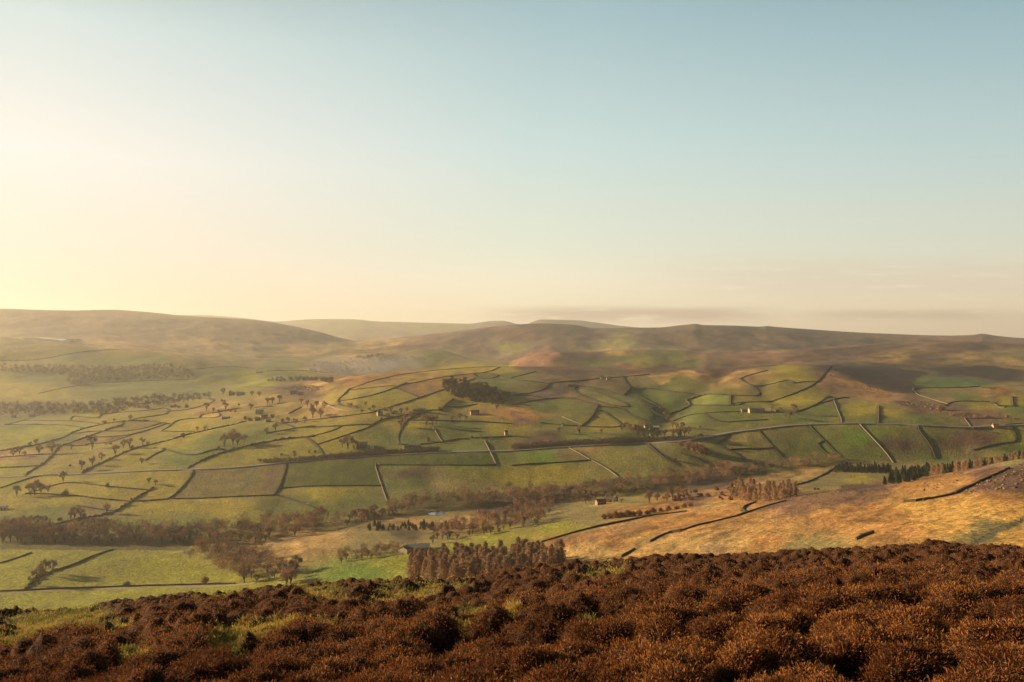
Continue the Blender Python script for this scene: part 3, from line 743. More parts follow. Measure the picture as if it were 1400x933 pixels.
for k, L_ in PROT.items():
    PM[k] = []
    for V, Q, tv, tt_, mt in L_:
        tr = mesh_np(NAMES[k]+'_trunk', V, Q, mats=[M_BARK]); cr = mesh_np(NAMES[k]+'_crown', tv, None, tt_, mats=[mt])
        jn = mesh_np(NAMES[k], np.vstack([V, tv]), Q, tt_+len(V), mats=[M_BARK, mt], matidx=[0]*len(Q)+[1]*len(tt_)); PM[k].append((tr, cr, jn))
_ti = 0
def tree(kind, px, py, hpx, label, group=None, parts=False, wide=1., y0=100, y1=1e9, pos=None):
    global _ti; _ti += 1
    x, y, z = pos if pos is not None else hit(px, py, y0, y1); s = hpx*y/F/10.; tr, cr, jn = PM[kind][_ti % len(PM[kind])]; nm = NAMES[kind]
    if parts:
        o = link(bpy.data.objects.new(nm, None)); o.empty_display_size = .5
        for n_, me in (('trunk', tr), ('crown', cr)):
            obj(n_, me, o)
    else: o = obj(nm, jn)
    o.location = (x, y, z-.1); o.scale = (s*wide, s*wide, s); o.rotation_euler = (0, 0, random.uniform(0, 6.28))
    return meta(o, label, 'shrub' if kind in ('bush', 'scrub', 'evergreen') else 'tree', group)
# trees that stand free in the fields: area phrase | kind | frame | x,y,height in frame pixels
FT = [('in the left fields above the road', 'bare', 'U1', '110,755,70 165,740,75 205,755,45 325,740,90 430,735,110 495,700,60 595,700,50 765,700,120 960,745,90 1030,690,80 1080,690,90 1185,660,70 680,870,90 770,835,90 845,790,75 1085,460,55 950,470,35 300,668,60 250,680,50 1180,820,60'),
      ('in the left fields above the road', 'bush', 'U1', '870,480,35 1200,465,20 1230,655,30 1100,690,35 920,655,22 880,655,20 580,840,25 960,515,16 1010,515,18 1160,350,30 1230,360,45'),
      ('between left village and middle hill', 'bare', 'U2', '500,380,75 560,385,40 660,370,70 770,345,35 870,370,60 650,675,110 720,660,140 760,660,110 820,640,70 1075,545,70 1235,770,50 1000,570,60 640,240,60 420,265,50 700,250,45 1010,325,70 1050,320,60 1110,310,70 1290,320,50 1340,345,60 1380,380,70 640,330,60 490,540,40 425,545,40 1180,480,60 1240,490,60 1320,480,60 940,260,50 880,260,50'),
      ('between left village and middle hill', 'bush', 'U2', '240,612,25 310,600,45 240,350,35 270,352,30 340,352,40 210,350,30 600,385,25 700,385,30 740,385,25 1130,470,35 1050,430,40 860,460,40 820,450,35 600,700,35'),
      ('on the slopes below the road at left', 'bare', 'U3', '140,300,100 250,290,110 290,285,130 340,280,110 400,270,80 525,175,90 620,490,110 670,480,100 890,440,90 50,575,70 110,570,95 150,565,90 190,560,110 250,555,100 315,540,90 370,530,80 1240,190,60 1295,205,50 590,495,80'),
      ('on the slopes below the road at left', 'conifer', 'U3', '415,535,50'), ('on the slopes below the road at left', 'evergreen', 'U3', '545,290,60 898,218,42'),
      ('on the slopes below the road at left', 'bush', 'U3', '1050,370,35 1010,390,30 1170,300,25 1090,330,25 1190,345,20 700,480,50 500,500,40'),
      ('in the bright bottom-left fields', 'bare', 'T5', '195,745,90 225,700,85 265,690,75 1245,735,100 160,745,50'), ('in the bright bottom-left fields', 'bush', 'T5', '650,752,34 1050,740,44'),
      ('on the hillside field below the road', 'bush', 'U4', '620,570,60 600,540,50 650,550,40 650,300,22 600,298,20 240,560,40'),
      ('on the middle hill above the road', 'bare', 'T2', '470,800,80 500,805,60 440,790,50 195,835,30 760,660,40 790,640,40 830,640,45 870,680,60 900,680,50 920,670,45 740,690,50 560,580,28 600,600,30 690,615,35 740,620,35 770,612,30 540,620,25 1040,650,40 1000,655,35 1070,655,35 1230,600,30 290,640,60 330,640,50 310,590,40 350,590,40'),
      ('on the middle hill above the road', 'bush', 'T2', '520,800,25 700,620,22 640,650,15 850,610,18 1100,745,16 1150,745,18 1200,742,18 1060,750,15 880,760,25 945,605,18 130,830,16 270,820,16 300,815,14'),
      ('on the hill beside the stone hamlet', 'bare', 'T3', '640,740,70 620,735,65 665,735,60 340,715,40 455,720,28 240,720,36 580,690,35 600,700,30 740,740,40 780,740,45 820,745,60 850,742,62 880,735,55 900,725,45 960,700,25 840,700,40 870,700,40 780,640,40 760,610,35 800,660,45 770,580,20 820,690,40'),
      ('on the hill beside the stone hamlet', 'conifer', 'T3', '345,715,24 560,700,22 700,745,25 860,740,50'), ('on the right-hand slopes around the farm', 'bare', 'T4', '130,620,55 110,650,50 90,640,30 20,600,25 60,610,25 1020,840,40 880,620,50 1255,660,25 1180,640,25 1050,700,20'),
      ('on the right-hand slopes around the farm', 'bush', 'T4', '10,700,14 880,600,35 320,430,14 60,600,20 150,605,16 1120,640,25 1060,640,25 1000,640,22 1220,640,22 940,630,25'),
      ('in the pale rough fields right of centre', 'bush', 'T3', '900,800,50 940,810,60 970,820,60 990,830,40 1070,890,35 1100,890,35 1050,885,30 1120,800,18 1262,797,12 860,780,30 830,858,20'),
      ('near the ruined cottages on the valley floor', 'bare', 'T7', '375,330,60 490,310,22 560,330,30 700,330,70 740,320,50 820,310,80 850,310,70 880,310,60 790,320,50'),
      ('near the ruined cottages on the valley floor', 'scrub', 'T7', '470,410,30 500,405,38 530,405,40 560,402,40 590,400,40 620,395,36 650,392,34 690,385,30 720,378,30 760,370,26 800,365,26 840,360,26 880,352,26 910,345,24'),
      ('on the meadow behind the orange moor', 'bush', 'T8', '482,230,12 240,262,16 255,260,14 100,265,30 130,270,25 60,260,30 150,268,18')]
PL = {'bare': ('bare brown winter tree', 'bare trees'), 'bush': ('low bare brown shrub', 'low shrubs'), 'conifer': ('dark green conifer', 'conifers'), 'evergreen': ('rounded dark evergreen bush', 'evergreen bushes'), 'scrub': ('rusty red-brown shrub', 'rusty shrubs')}
for ar, k, t, s in FT:
    L_ = sorted([tuple(map(float, q.split(','))) for q in s.split()])
    seen = {}
    for i, (x, y, h) in enumerate(L_):
        (px, py), = TP(t, [(x, y)]); hp = h*TO[t][2]*1.07
        lb = f"{PL[k][0]} {ar}" if len(L_) == 1 else f"{ordw(i)} {PL[k][0]} from the left, {ar}"
        tree(k, px, py, hp, lb, None if len(L_) == 1 else f"{PL[k][1]} {ar}", parts=hp > 7, y0=450, y1=2600)
def scatter(poly, n, sp, y0=60, y1=1e9, tries=60):
    """random ground points inside a photo-space outline, no two closer than sp metres"""
    xs = [p[0] for p in poly]; ys = [p[1] for p in poly]; out = []; r = random.Random(len(poly)*7+n)
    for _ in range(n*tries):
        a, b = r.uniform(min(xs), max(xs)), r.uniform(min(ys), max(ys))
        if not inpoly(np.array([a]), np.array([b]), poly)[0]: continue
        q = hit(a, b, y0, y1)
        if all((q[0]-o[0])**2+(q[1]-o[1])**2 > sp*sp for o in out): out.append(q)
        if len(out) >= n: break
    return out
WD = [('bare', [(-5,743),(255,744),(262,736),(180,732),(60,730),(-5,728)], 50, 9, 20, 'bare brown tree at the front of the wood above the bottom-left fields', 1.15),
      ('bare', [(262,750),(300,748),(360,764),(412,772),(400,800),(350,800),(300,785),(264,765)], 34, 7, 21, 'bare brown tree in the copse right of the bright bottom-left fields', 1.15),
      ('bare', [(232,742),(350,744),(470,722),(482,706),(400,712),(300,726),(232,730)], 44, 8, 17, 'bare brown tree in the riverside wood at the foot of the striped fields', 1.1),
      ('bare', [(470,722),(560,700),(600,694),(700,690),(765,688),(762,672),(650,680),(560,690),(480,708)], 50, 8, 15, 'bare brown tree in the riverside wood around the pond', 1.1),
      ('bare', [(590,745),(690,728),(750,714),(745,702),(640,714),(592,728)], 46, 6, 15, 'bare brown tree in the wood between pond and valley farm', .9),
      ('bare', [(690,712),(750,706),(760,690),(700,692)], 14, 7, 14, 'bare tree in the wood right of the pond', .9),
      ('conifer', [(500,720),(600,718),(638,718),(630,726),(590,726),(500,726)], 52, 4.5, 8, 'dark conifer in the low plantation below the pond', 1.8),
      ('bare', [(462,770),(500,768),(548,758),(545,750),(500,756),(465,762)], 18, 6, 12, 'bare tree in the shelter belt left of the valley farmhouse', .9),
      ('bare', [(765,690),(850,678),(960,662),(1005,652),(1000,644),(930,650),(850,660),(765,676)], 52, 9, 13, 'bare brown tree in the riverside wood right of centre', 1.15),
      ('bare', [(1000,652),(1060,642),(1150,632),(1148,626),(1050,636),(996,644)], 26, 9, 9, 'reddish bare tree in the streamside belt behind the meadow', 1.2),
      ('larch', [(556,794),(600,803),(700,798),(765,786),(768,772),(700,770),(610,776),(566,782)], 140, 3.2, 34, 'orange-brown larch in the plantation above the heather at centre', 1.35),
      ('larch', [(992,684),(1040,688),(1092,680),(1090,672),(1010,670)], 44, 4, 20, 'orange-brown larch in the plantation beside the orange moor', 1.4),
      ('conifer', [(1142,646),(1215,648),(1218,642),(1150,640)], 56, 5, 9, 'dark conifer in the narrow plantation beyond the meadow', 1.7),
      ('conifer', [(1206,664),(1240,660),(1276,650),(1272,645),(1225,650)], 50, 5, 13, 'dark conifer in the plantation touching the orange moor brow', 1.5),
      ('pine', [(603,528),(618,544),(645,551),(688,555),(697,543),(670,534),(622,522)], 100, 7, 10, 'brown-green pine in the wood on the middle hill', 1.4),
      ('scrub', [(940,690),(1000,684),(1000,668),(950,672),(900,680)], 22, 7, 6, 'rusty shrub between riverside wood and orange moor', 1.),
      ]
def clumps(q, h, r, wide=1.):
    n = 420; w_ = h*.36*wide; c_ = [(q[0]+r.uniform(-.6, .6)*w_, q[1]+r.uniform(-.6, .6)*w_, q[2]+h*r.uniform(.3, .78)) for _ in range(9)]
    return twigs(c_, [(w_*.6, w_*.6, h*.2)]*9, n, h*.11, h*.008, r)
for k, P, n, sp, h, lb, wd in WD:
    pts_ = scatter(P, int(n*(1.9 if k == 'bare' else 1.3)), sp*.7 if k == 'bare' else sp*.85, 300, 2300); pts_.sort(key=lambda q: q[1])
    if k == 'bare':
        V = []; T = []; TI = []; c = 0; r = np.random.default_rng(n)
        for q in pts_[int(n*.42):]:
            hh_ = h*q[1]/F*r.uniform(.9, 1.5); v, t = clumps(q, hh_, r, wd); V.append(v); T.append(t+c); c += len(v); TI.append(np.full(len(v), r.random()))
        meta(obj('woodland', mesh_np('woodland', np.vstack(V), None, np.vstack(T), mats=[M_WOODM], attrs={'tint': np.concatenate(TI)})), kind='stuff')
        pts_ = pts_[:int(n*.42)]
    for q in pts_:
        tree(k, 0, 0, h*random.uniform(.62, 1.15), lb, 'trees of: '+lb.split(' in the ')[-1] if ' in the ' in lb else 'shrubs by the riverside', wide=wd*random.uniform(.9, 1.2), pos=q)
# larches standing behind the moor brow, seen over it
for i in range(40):
    px = 1275+i*3.4; y = 700+random.uniform(-25, 60); x = (px-CX)/F*y; z = height(x, y); top = np.interp(px, [1275, 1300, 1350, 1400], [634, 632, 626, 616])+random.uniform(-2, 3)
    s = (-(top-HY)/F*y-z)
    if s < 2: continue
    tree('larch' if random.random() < .7 else 'conifer', 0, 0, s*F/y, 'tree of the mixed plantation showing over the orange moor brow', 'trees behind the moor brow', wide=1.3, pos=(x, y, z))
def wood_stuff(name, poly, n, sp, hm_, mat, y0, y1):
    V = []; T = []; TI = []; c = 0; r = np.random.default_rng(n)
    for q in scatter(poly, n, sp, y0, y1, 12):
        h = hm_*r.uniform(.7, 1.2); w_ = h*.42; v, t = twigs([(q[0], q[1], q[2]+h*.55), (q[0]+w_*.5, q[1], q[2]+h*.45), (q[0]-w_*.4, q[1]+w_*.3, q[2]+h*.5)], [(w_, w_, h*.42)]*3, 70, h*.3, h*.03, r)
        V.append(v); T.append(t+c); c += len(v); TI.append(np.full(len(v), r.random()))
    meta(obj(name, mesh_np(name, np.vstack(V), None, np.vstack(T), mats=[mat], attrs={'tint': np.concatenate(TI)})), kind='stuff')
wood_stuff('distant_wood', [(-5,500),(140,503),(230,500),(262,509),(267,518),(200,520),(130,522),(112,530),(95,528),(90,514),(-5,509)], 420, 8, 13, M_FARW, 1700, 3000)
wood_stuff('village_wood', [(-5,553),(-5,570),(60,568),(140,567),(215,556),(290,545),(285,540),(200,543),(120,553)], 330, 7, 12, M_FARW, 1500, 2400)
wood_stuff('valley_wood', [(425,500),(440,512),(470,514),(520,505),(560,498),(600,492),(560,488),(500,490),(440,492)], 130, 12, 9, M_FARW, 2100, 3300)
wood_stuff('far_copse', TP('T2', [(60,450),(200,440),(330,445),(400,450),(380,470),(330,455),(200,455),(60,462)]), 80, 9, 11, M_FARW, 1700, 3200)
wood_stuff('moor_edge_wood', TP('T2', [(500,335),(640,318),(655,325),(560,345)]), 40, 10, 12, M_FARW, 2400, 5000)
wood_stuff('roadside_scrub', [(352,632),(420,628.5),(500,619.5),(600,614.5),(600,618.5),(500,624.5),(420,631),(360,634)], 900, 2.6, 6., M_HEDGE, 1000, 1400)
wood_stuff('roadside_scrub', [(700,610),(780,604),(860,600),(940,601),(960,596),(960,600),(860,607),(780,610),(700,615)], 700, 2.8, 5., M_HEDGE, 1000, 1400)
wood_stuff('hillside_scrub', TP('T2', [(130,500),(200,480),(310,480),(330,500),(300,505),(200,500)]), 90, 6, 4, M_HEDGE, 1300, 2600)
# ---------------------------------------------------------------- farms, cottages and barns
M_WALL = {'cream': simple('cream_render', (.38, .30, .20), (.50, .41, .28), .6), 'stone': simple('house_stone', (.20, .155, .11), (.33, .26, .18), .9, bumpd=.1), 'white': simple('limewash', (.50, .47, .40), (.62, .59, .52), .7), 'brown': simple('old_stone', (.13, .10, .07), (.24, .19, .13), .8)}
M_ROOF = {'slate': simple('stone_slates', (.15, .14, .125), (.24, .225, .20), 1.4, bumpd=.08), 'pale': simple('pale_roofing', (.36, .35, .33), (.5, .49, .46), .5), 'rust': simple('mossy_tiles', (.15, .10, .06), (.25, .17, .10), 1.2)}
M_GLASS = simple('window_glass', (.02, .025, .03), (.05, .055, .06), 1., rough=.2); M_DOOR = simple('door_paint', (.06, .045, .03), (.09, .07, .05), 1.)
def boxq(x0, x1, y0, y1, z0, z1, V, Q):
    s = len(V); V += [(x0,y0,z0),(x1,y0,z0),(x1,y1,z0),(x0,y1,z0),(x0,y0,z1),(x1,y0,z1),(x1,y1,z1),(x0,y1,z1)]
    Q += [tuple(s+i for i in q) for q in ((0,3,2,1),(4,5,6,7),(0,1,5,4),(1,2,6,5),(2,3,7,6),(3,0,4,7))]
def boxm(name, *a, mat):
    V = []; Q = []; boxq(*a, V, Q); return mesh_np(name, V, Q, mats=[mat])
def house(name, px, py, wpx, hpx, rot, wall, roof, label, cat, group=None, chim=1, depth=None, y0=100, y1=1e9, detail=True):
    x, y, z = hit(px, py, y0, y1); s = y/F; L = wpx*s; H = hpx*s*.92; W_ = depth or min(L*.62, 8.); W_ = max(W_, 3.5); e = H*.62
    z = max(height(x+dx, y+dy) for dx in (-L*.3, L*.3) for dy in (-W_*.3, W_*.3))-.1
    o = link(bpy.data.objects.new(name, None)); o.location = (x, y, z); o.rotation_euler = (0, 0, math.radians(rot)); meta(o, label, cat, group)
    a, b = L/2, W_/2
    V = [(-a,-b,-3),(a,-b,-3),(a,b,-3),(-a,b,-3),(-a,-b,e),(a,-b,e),(a,b,e),(-a,b,e),(-a,0,H),(a,0,H)]
    obj('wall', mesh_np('wall', V, [(0,1,5,4),(2,3,7,6),(1,2,6,5),(3,0,4,7),(0,3,2,1)], [(5,6,9),(7,4,8)], mats=[M_WALL[wall]]), o)
    ov = .35; t = .22; k = (H-e)/b; RV = []; RQ = []
    for sg in (-1, 1):
        s0 = len(RV); yb = sg*(b+ov); ze = e-ov*k
        RV += [(-a-ov, yb, ze+.03), (a+ov, yb, ze+.03), (a+ov, 0, H+.03), (-a-ov, 0, H+.03), (-a-ov, yb, ze+t), (a+ov, yb, ze+t), (a+ov, 0, H+t), (-a-ov, 0, H+t)]
        RQ += [tuple(s0+i for i in q) for q in ((0,3,2,1),(4,5,6,7),(0,1,5,4),(1,2,6,5),(3,0,4,7))]
    ro = obj('roof', mesh_np('roof', RV, RQ, mats=[M_ROOF[roof]]), o)
    for i in range(chim):
        cx_ = (-a+.6) if i == 0 else (a-.6)
        obj('chimney', boxm('chimney', cx_-.45, cx_+.45, -.4, .4, H-.7, H+1.3, mat=M_WALL[wall]), ro)
    if detail and wpx >= 4:
        n = max(1, min(7, int(L/3.2))); rows = 2 if e > 4.2 else 1
        me = boxm('window', -.45, .45, -.06, .05, 0, 1.2, mat=M_GLASS)
        for r_ in range(rows):
            for i in range(n):
                if r_ == 0 and i == n//2: continue
                w_ = obj('window', me, o, (-a+L*(i+.5)/n, -b-.003, .9+r_*2.5*(e/5.4 if rows == 2 else 1)))
        obj('door', boxm('door', -.5, .5, -.07, .05, 0, 2., mat=M_DOOR), o, (-a+L*(n//2+.5)/n, -b-.003, .05))
    return o
def at(t, x, y): return TP(t, [(x, y)])[0]
HS = [('farmhouse', 553, 757, 9, 11, 62, 'cream', 'rust', 'cream gabled farmhouse at the left end of the valley farm', 'house', 2, 9), ('barn', 572, 753, 30, 9, 12, 'stone', 'slate', 'long grey-roofed barn right of the cream valley farmhouse', 'barn', 0, 12),
      ('shed', 488, 755, 3.5, 4, 10, 'white', 'pale', 'small white shed left of the shelter belt on the valley floor', 'shed', 0, None),
      ('barn', 821, 690, 13, 7, 20, 'stone', 'rust', 'leftmost and lowest of the old stone cottages on the valley floor', 'barn', 0, None), ('cottage', 832, 687, 10, 8, -15, 'cream', 'rust', 'sunlit middle cottage of the valley-floor cottages right of centre', 'house', 1, None),
      ('cottage', 842, 686, 6, 7, 60, 'white', 'slate', 'pale rightmost cottage of the valley-floor cottages right of centre', 'house', 1, None),
      ('farmhouse', 1034, 564, 21, 6.5, 4, 'cream', 'slate', 'long pale farmhouse with dark roof on the right-hand hillside', 'house', 2, 9), ('barn', 1018, 563, 9, 4, 4, 'brown', 'slate', 'low dark barn attached left of the long hillside farmhouse', 'barn', 0, None), ('barn', 1051, 563, 7, 5, -30, 'stone', 'slate', 'small barn right of the long hillside farmhouse', 'barn', 0, None), ('shed', 1062, 564, 5, 3.5, 20, 'brown', 'slate', 'dark shed farthest right of the long hillside farmhouse', 'shed', 0, None),
      ('cottage', 505.5, 561, 3, 3.4, 0, 'white', 'slate', 'tiny white cottage left of the middle-hill hamlet', 'house', 0, None), ('house', 519, 568, 7, 6, 30, 'cream', 'slate', 'tall stone house, leftmost of the middle-hill hamlet', 'house', 2, None), ('house', 528, 562, 5, 5, -10, 'cream', 'rust', 'cream house, uppermost of the middle-hill hamlet', 'house', 1, None),
      ('house', 530, 570, 6, 4.5, 10, 'white', 'pale', 'low pale building, lowest of the middle-hill hamlet', 'house', 0, None), ('cottage', 542, 565, 3, 3.5, 0, 'white', 'slate', 'small white cottage, rightmost of the middle-hill hamlet', 'house', 0, None), ('barn', 567, 563, 5, 4, 0, 'cream', 'slate', 'small cream barn between hamlet and grey-roofed hill farm', 'barn', 0, None),
      ('barn', 576, 563, 12, 5, 3, 'stone', 'slate', 'grey-roofed farm range right of the middle-hill hamlet', 'barn', 1, None), ('house', 602, 562, 4.5, 5, 0, 'brown', 'slate', 'dark stone house below the hill wood, left one', 'house', 1, None), ('farmhouse', 649, 567, 12, 6, 12, 'cream', 'rust', 'sunlit orange-lit farmhouse just below the hill wood', 'house', 1, None),
      ('cottage', 692, 595, 4.5, 7, 20, 'cream', 'slate', 'small gabled cottage alone in green field right of the hill wood', 'house', 1, None), ('cottage', 508.5, 613, 4, 4, 0, 'white', 'pale', 'tiny white cottage right of the roadside grey farm', 'house', 0, None), ('farmhouse', 495, 611, 14, 6.5, 6, 'stone', 'slate', 'grey farm just above the road, left of centre', 'house', 2, None),
      ('cottage', 556, 613, 6, 6, 0, 'cream', 'slate', 'pale cottage at the left end of the roadside long barn', 'house', 1, None), ('barn', 567, 612, 16, 6, 0, 'stone', 'slate', 'long grey barn right on the road near the centre', 'barn', 0, None), ('cottage', 478, 555, 7, 4, -20, 'cream', 'rust', 'brown cottage on the lane left of the hamlet, lower one', 'house', 1, None), ('cottage', 485, 557.5, 6, 3.5, -20, 'cream', 'rust', 'brown cottage on the lane left of the hamlet, nearer the hamlet', 'house', 0, None),
      ('house', 355, 566, 10, 5.5, 10, 'white', 'pale', 'white house, uppermost of the farm between left trees', 'house', 1, None), ('house', 361, 572, 9, 5, 25, 'cream', 'slate', 'stone house, middle of the farm between left trees', 'house', 1, None), ('house', 352, 575, 8, 4, 25, 'stone', 'slate', 'stone barn, lowest left of the farm between left trees', 'barn', 0, None), ('barn', 366, 577, 7, 4, 30, 'stone', 'pale', 'barn, lowest right of the farm between left trees', 'barn', 0, None),
      ('house', 402, 539, 10, 4.5, 6, 'white', 'slate', 'whitish house below the brown knoll, left one', 'house', 1, None), ('house', 411, 540, 7, 4, 6, 'cream', 'slate', 'whitish house below the brown knoll, right one', 'house', 0, None), ('barn', 309, 572.5, 9, 2.6, 0, 'brown', 'slate', 'low dark shed alone in the left fields', 'shed', 0, None),
      ('cottage', 822.5, 518, 3, 4.2, 0, 'white', 'slate', 'tiny white cottage at the hill top edge, left of the pair', 'house', 0, None), ('cottage', 832, 519.5, 6, 4, 0, 'white', 'rust', 'white cottage at the hill top edge, right of the pair', 'house', 1, None),
      ('house', 853, 584, 4.5, 5, 0, 'stone', 'slate', 'grey house left of the russet tree in the stone hamlet', 'house', 1, None), ('house', 861, 584.5, 5, 5, 0, 'stone', 'pale', 'pale-roofed house touching the russet tree in the stone hamlet', 'house', 1, None), ('house', 884, 586, 6, 5, 10, 'cream', 'slate', 'cream house, upper left of the stone hamlet', 'house', 1, None), ('house', 890, 588.5, 4, 4.5, 0, 'brown', 'slate', 'dark house in the middle of the stone hamlet', 'house', 1, None), ('house', 897, 588, 7, 6, -10, 'stone', 'pale', 'grey gabled house, upper right of the stone hamlet', 'house', 1, None),
      ('cottage', 891, 596, 5, 4, 0, 'cream', 'slate', 'cream cottage lowest in the stone hamlet by the road', 'house', 0, None), ('cottage', 880, 597, 3.5, 3.5, 0, 'white', 'slate', 'tiny white cottage lowest left in the stone hamlet', 'house', 0, None), ('cottage', 769.5, 582.5, 2.2, 4.2, 0, 'white', 'slate', 'tiny upright white cottage alone in the central fields', 'house', 0, None), ('farmhouse', 1361, 585, 8, 5, 0, 'cream', 'rust', 'farmhouse beside the road at the far right', 'house', 1, None),
      ('house', 56.5, 566, 5.5, 4.5, 0, 'cream', 'rust', 'sunlit cream house, second from the right along the village front', 'house', 0, None), ('house', 44, 569.5, 7, 4, 0, 'white', 'slate', 'white gabled house at the front of the left village', 'house', 0, None), ('house', 19, 571, 5, 4, 0, 'cream', 'rust', 'cream house near the left frame edge in the village', 'house', 0, None), ('house', 73, 555, 9, 3.2, 0, 'cream', 'rust', 'long pale roofline deep in the village trees', 'house', 0, None), ('house', 107, 562, 6, 3.4, 0, 'cream', 'rust', 'pale house in the middle of the village trees', 'house', 0, None), ('house', 142, 566, 8, 5, 0, 'cream', 'rust', 'cream house at the right-hand end of the village', 'house', 1, None), ('house', 156, 564, 5, 3, 0, 'white', 'slate', 'small white house just right of the village end', 'house', 0, None),
      ('house', 210, 543.5, 6, 4, 0, 'white', 'slate', 'white house on the left meadow brow, leftmost', 'house', 0, None), ('house', 221, 543.5, 9, 3.5, 0, 'cream', 'slate', 'long cream house on the left meadow brow, right of the white one', 'house', 0, None), ('house', 317, 541, 7, 5, 0, 'brown', 'rust', 'brown-roofed house among trees on the left brow', 'house', 1, None), ('house', 329, 541, 10, 5, 0, 'cream', 'slate', 'stone house among trees on the left brow, right one', 'house', 1, None),
      ('barn', 355, 510, 9, 3, 0, 'cream', 'pale', 'pale barn in the distant green valley at left', 'barn', 0, None), ('barn', 428, 506, 9, 3, 0, 'white', 'pale', 'white barn near the valley smoke', 'barn', 0, None), ('shed', 3, 697, 12, 5, 15, 'white', 'pale', 'white-roofed shed at the left frame edge below the road', 'shed', 0, None)]
for nm, px, py, w_, h_, rot, wl_, rf, lb, cat, ch, dp in HS:
    house(nm, px, py, w_, h_, rot, wl_, rf, lb, cat, None, ch, dp, 450)
# sheep in the fields
M_WOOL = simple('sheep_wool', (.62, .58, .48), (.78, .74, .64), 3.); M_SHF = simple('sheep_face', (.05, .045, .04), (.1, .09, .08), 3.)
def sphere_np(c, r, nu=10, nv=7):
    V = []; Q = []
    for j in range(nv+1):
        for i in range(nu): th = math.pi*j/nv; ph = 2*math.pi*i/nu; V.append((c[0]+r[0]*math.sin(th)*math.cos(ph), c[1]+r[1]*math.sin(th)*math.sin(ph), c[2]+r[2]*math.cos(th)))
    for j in range(nv):
        for i in range(nu): a = j*nu+i; b = j*nu+(i+1) % nu; Q.append((a, a+nu, b+nu, b))
    return V, Q
def sheep_mesh():
    V = []; Q = []; MI = []
    for c, r_, mi in (((0, 0, .68), (.58, .30, .33), 0), ((.2, 0, .72), (.42, .28, .3), 0), ((.62, 0, .82), (.2, .14, .17), 0), ((.80, 0, .78), (.17, .09, .11), 1)):
        v, q = sphere_np(c, r_); s = len(V); V += v; Q += [tuple(s+i for i in f) for f in q]; MI += [mi]*len(q)
    for sx__ in (-.35, .35):
        for sy__ in (-.15, .15): n0 = len(Q); tube((sx__, sy__, .5), (sx__, sy__, 0), .07, .045, V, Q, 5); MI += [1]*(len(Q)-n0)
    for sy__ in (-.1, .1): n0 = len(Q); tube((.68, sy__, .88), (.62, sy__*2.2, .86), .045, .02, V, Q, 4); MI += [1]*(len(Q)-n0)
    return mesh_np('sheep', [tuple(p) for p in V], Q, mats=[M_WOOL, M_SHF], matidx=MI, smooth=True)
SHM = sheep_mesh()
for (px, py), lb in zip([(64, 695), (275, 686), (232, 700), (140, 702), (420, 690)], ['white sheep alone in the olive field at far left below the road', 'white sheep just under the wall of the striped fields', 'white sheep right of the hedge below the road at left', 'white sheep on the slope above the riverside wood', 'white sheep in the field below the striped field with brown bands']):
    o = obj('sheep', SHM, loc=hit(px, py, 450)); o.rotation_euler = (0, 0, random.uniform(0, 6)); o.scale = (1.5,)*3; meta(o, lb, 'sheep', 'sheep in the lower fields')
# wooden power-line poles
M_POLE = simple('weathered_pole', (.16, .13, .10), (.26, .22, .17), 2.)
for (px, py, h_), lb in zip([(918.5, 631, 20), (186, 656, 8), (413, 529, 9), (240, 529, 8), (299, 563, 8)], ['tall power-line pole standing in the pale rough fields right of centre', 'slim pole below the road at left', 'slim pole on top of the brown knoll', 'slim pole among the left brow trees', 'slim pole beside a hedge in the left fields']):
    x, y, z = hit(px, py, 450); H = h_*y/F; V = []; Q = []; tube((0, 0, -.5), (0, 0, H), .17, .12, V, Q, 8); tube((-1.3, 0, H-.7), (1.3, 0, H-.7), .08, .08, V, Q, 5); tube((-.9, 0, H-1.7), (.9, 0, H-1.7), .07, .07, V, Q, 5)
    for a in (-1.1, 0, 1.1): tube((a, 0, H-.65), (a, 0, H-.3), .06, .05, V, Q, 6)
    o = obj('power_pole', mesh_np('power_pole', [tuple(p) for p in V], Q, mats=[M_POLE]), loc=(x, y, z)); meta(o, lb, 'pole', 'power-line poles')
# ---------------------------------------------------------------- boulders
M_ROCK = simple('gritstone_boulder', (.09, .06, .036), (.22, .15, .09), .8, bumpd=.3, rnd=.3)
def rock_mesh(seed):
    V, Q = sphere_np((0, 0, 0), (1, 1, 1), 14, 9); V = np.array(V); r = np.random.default_rng(seed)
    pl = r.normal(size=(9, 3)); pl /= np.linalg.norm(pl, axis=1)[:, None]
    for p_ in pl: d = V@p_; V = V-np.outer(np.maximum(d-r.uniform(.45, .8), 0), p_)
    V += .06*fbm(V[:, 0]*2+seed, V[:, 1]*2+V[:, 2]*2, 3, seed)[:, None]; V *= np.array((1.2, .9, .75)); return mesh_np('boulder', V, Q, mats=[M_ROCK])
RM = [rock_mesh(s) for s in range(5)]
def boulders(poly, n, sp, smin, smax, lb, grp, y0, y1):
    for i, (x, y, z) in enumerate(scatter(poly, n, sp, y0, y1)):
        s = random.uniform(smin, smax)*random.uniform(.6, 1.); o = obj('boulder', RM[i % 5], loc=(x, y, z+s*.15)); o.scale = (s, s*random.uniform(.8, 1.2), s*random.uniform(.7, 1.1)); o.rotation_euler = (random.uniform(-.4, .4), random.uniform(-.4, .4), random.uniform(0, 6.28)); meta(o, lb, 'boulder', grp)
boulders(TP('U8', [(860,450),(1000,380),(1180,290),(1400,190),(1400,400),(1200,440),(1080,450),(940,460)]), 70, 2.6, .5, 1.6, 'grey gritstone boulder in the outcrop at the right end of the orange moor', 'boulders of the right-hand outcrop', 300, 800)
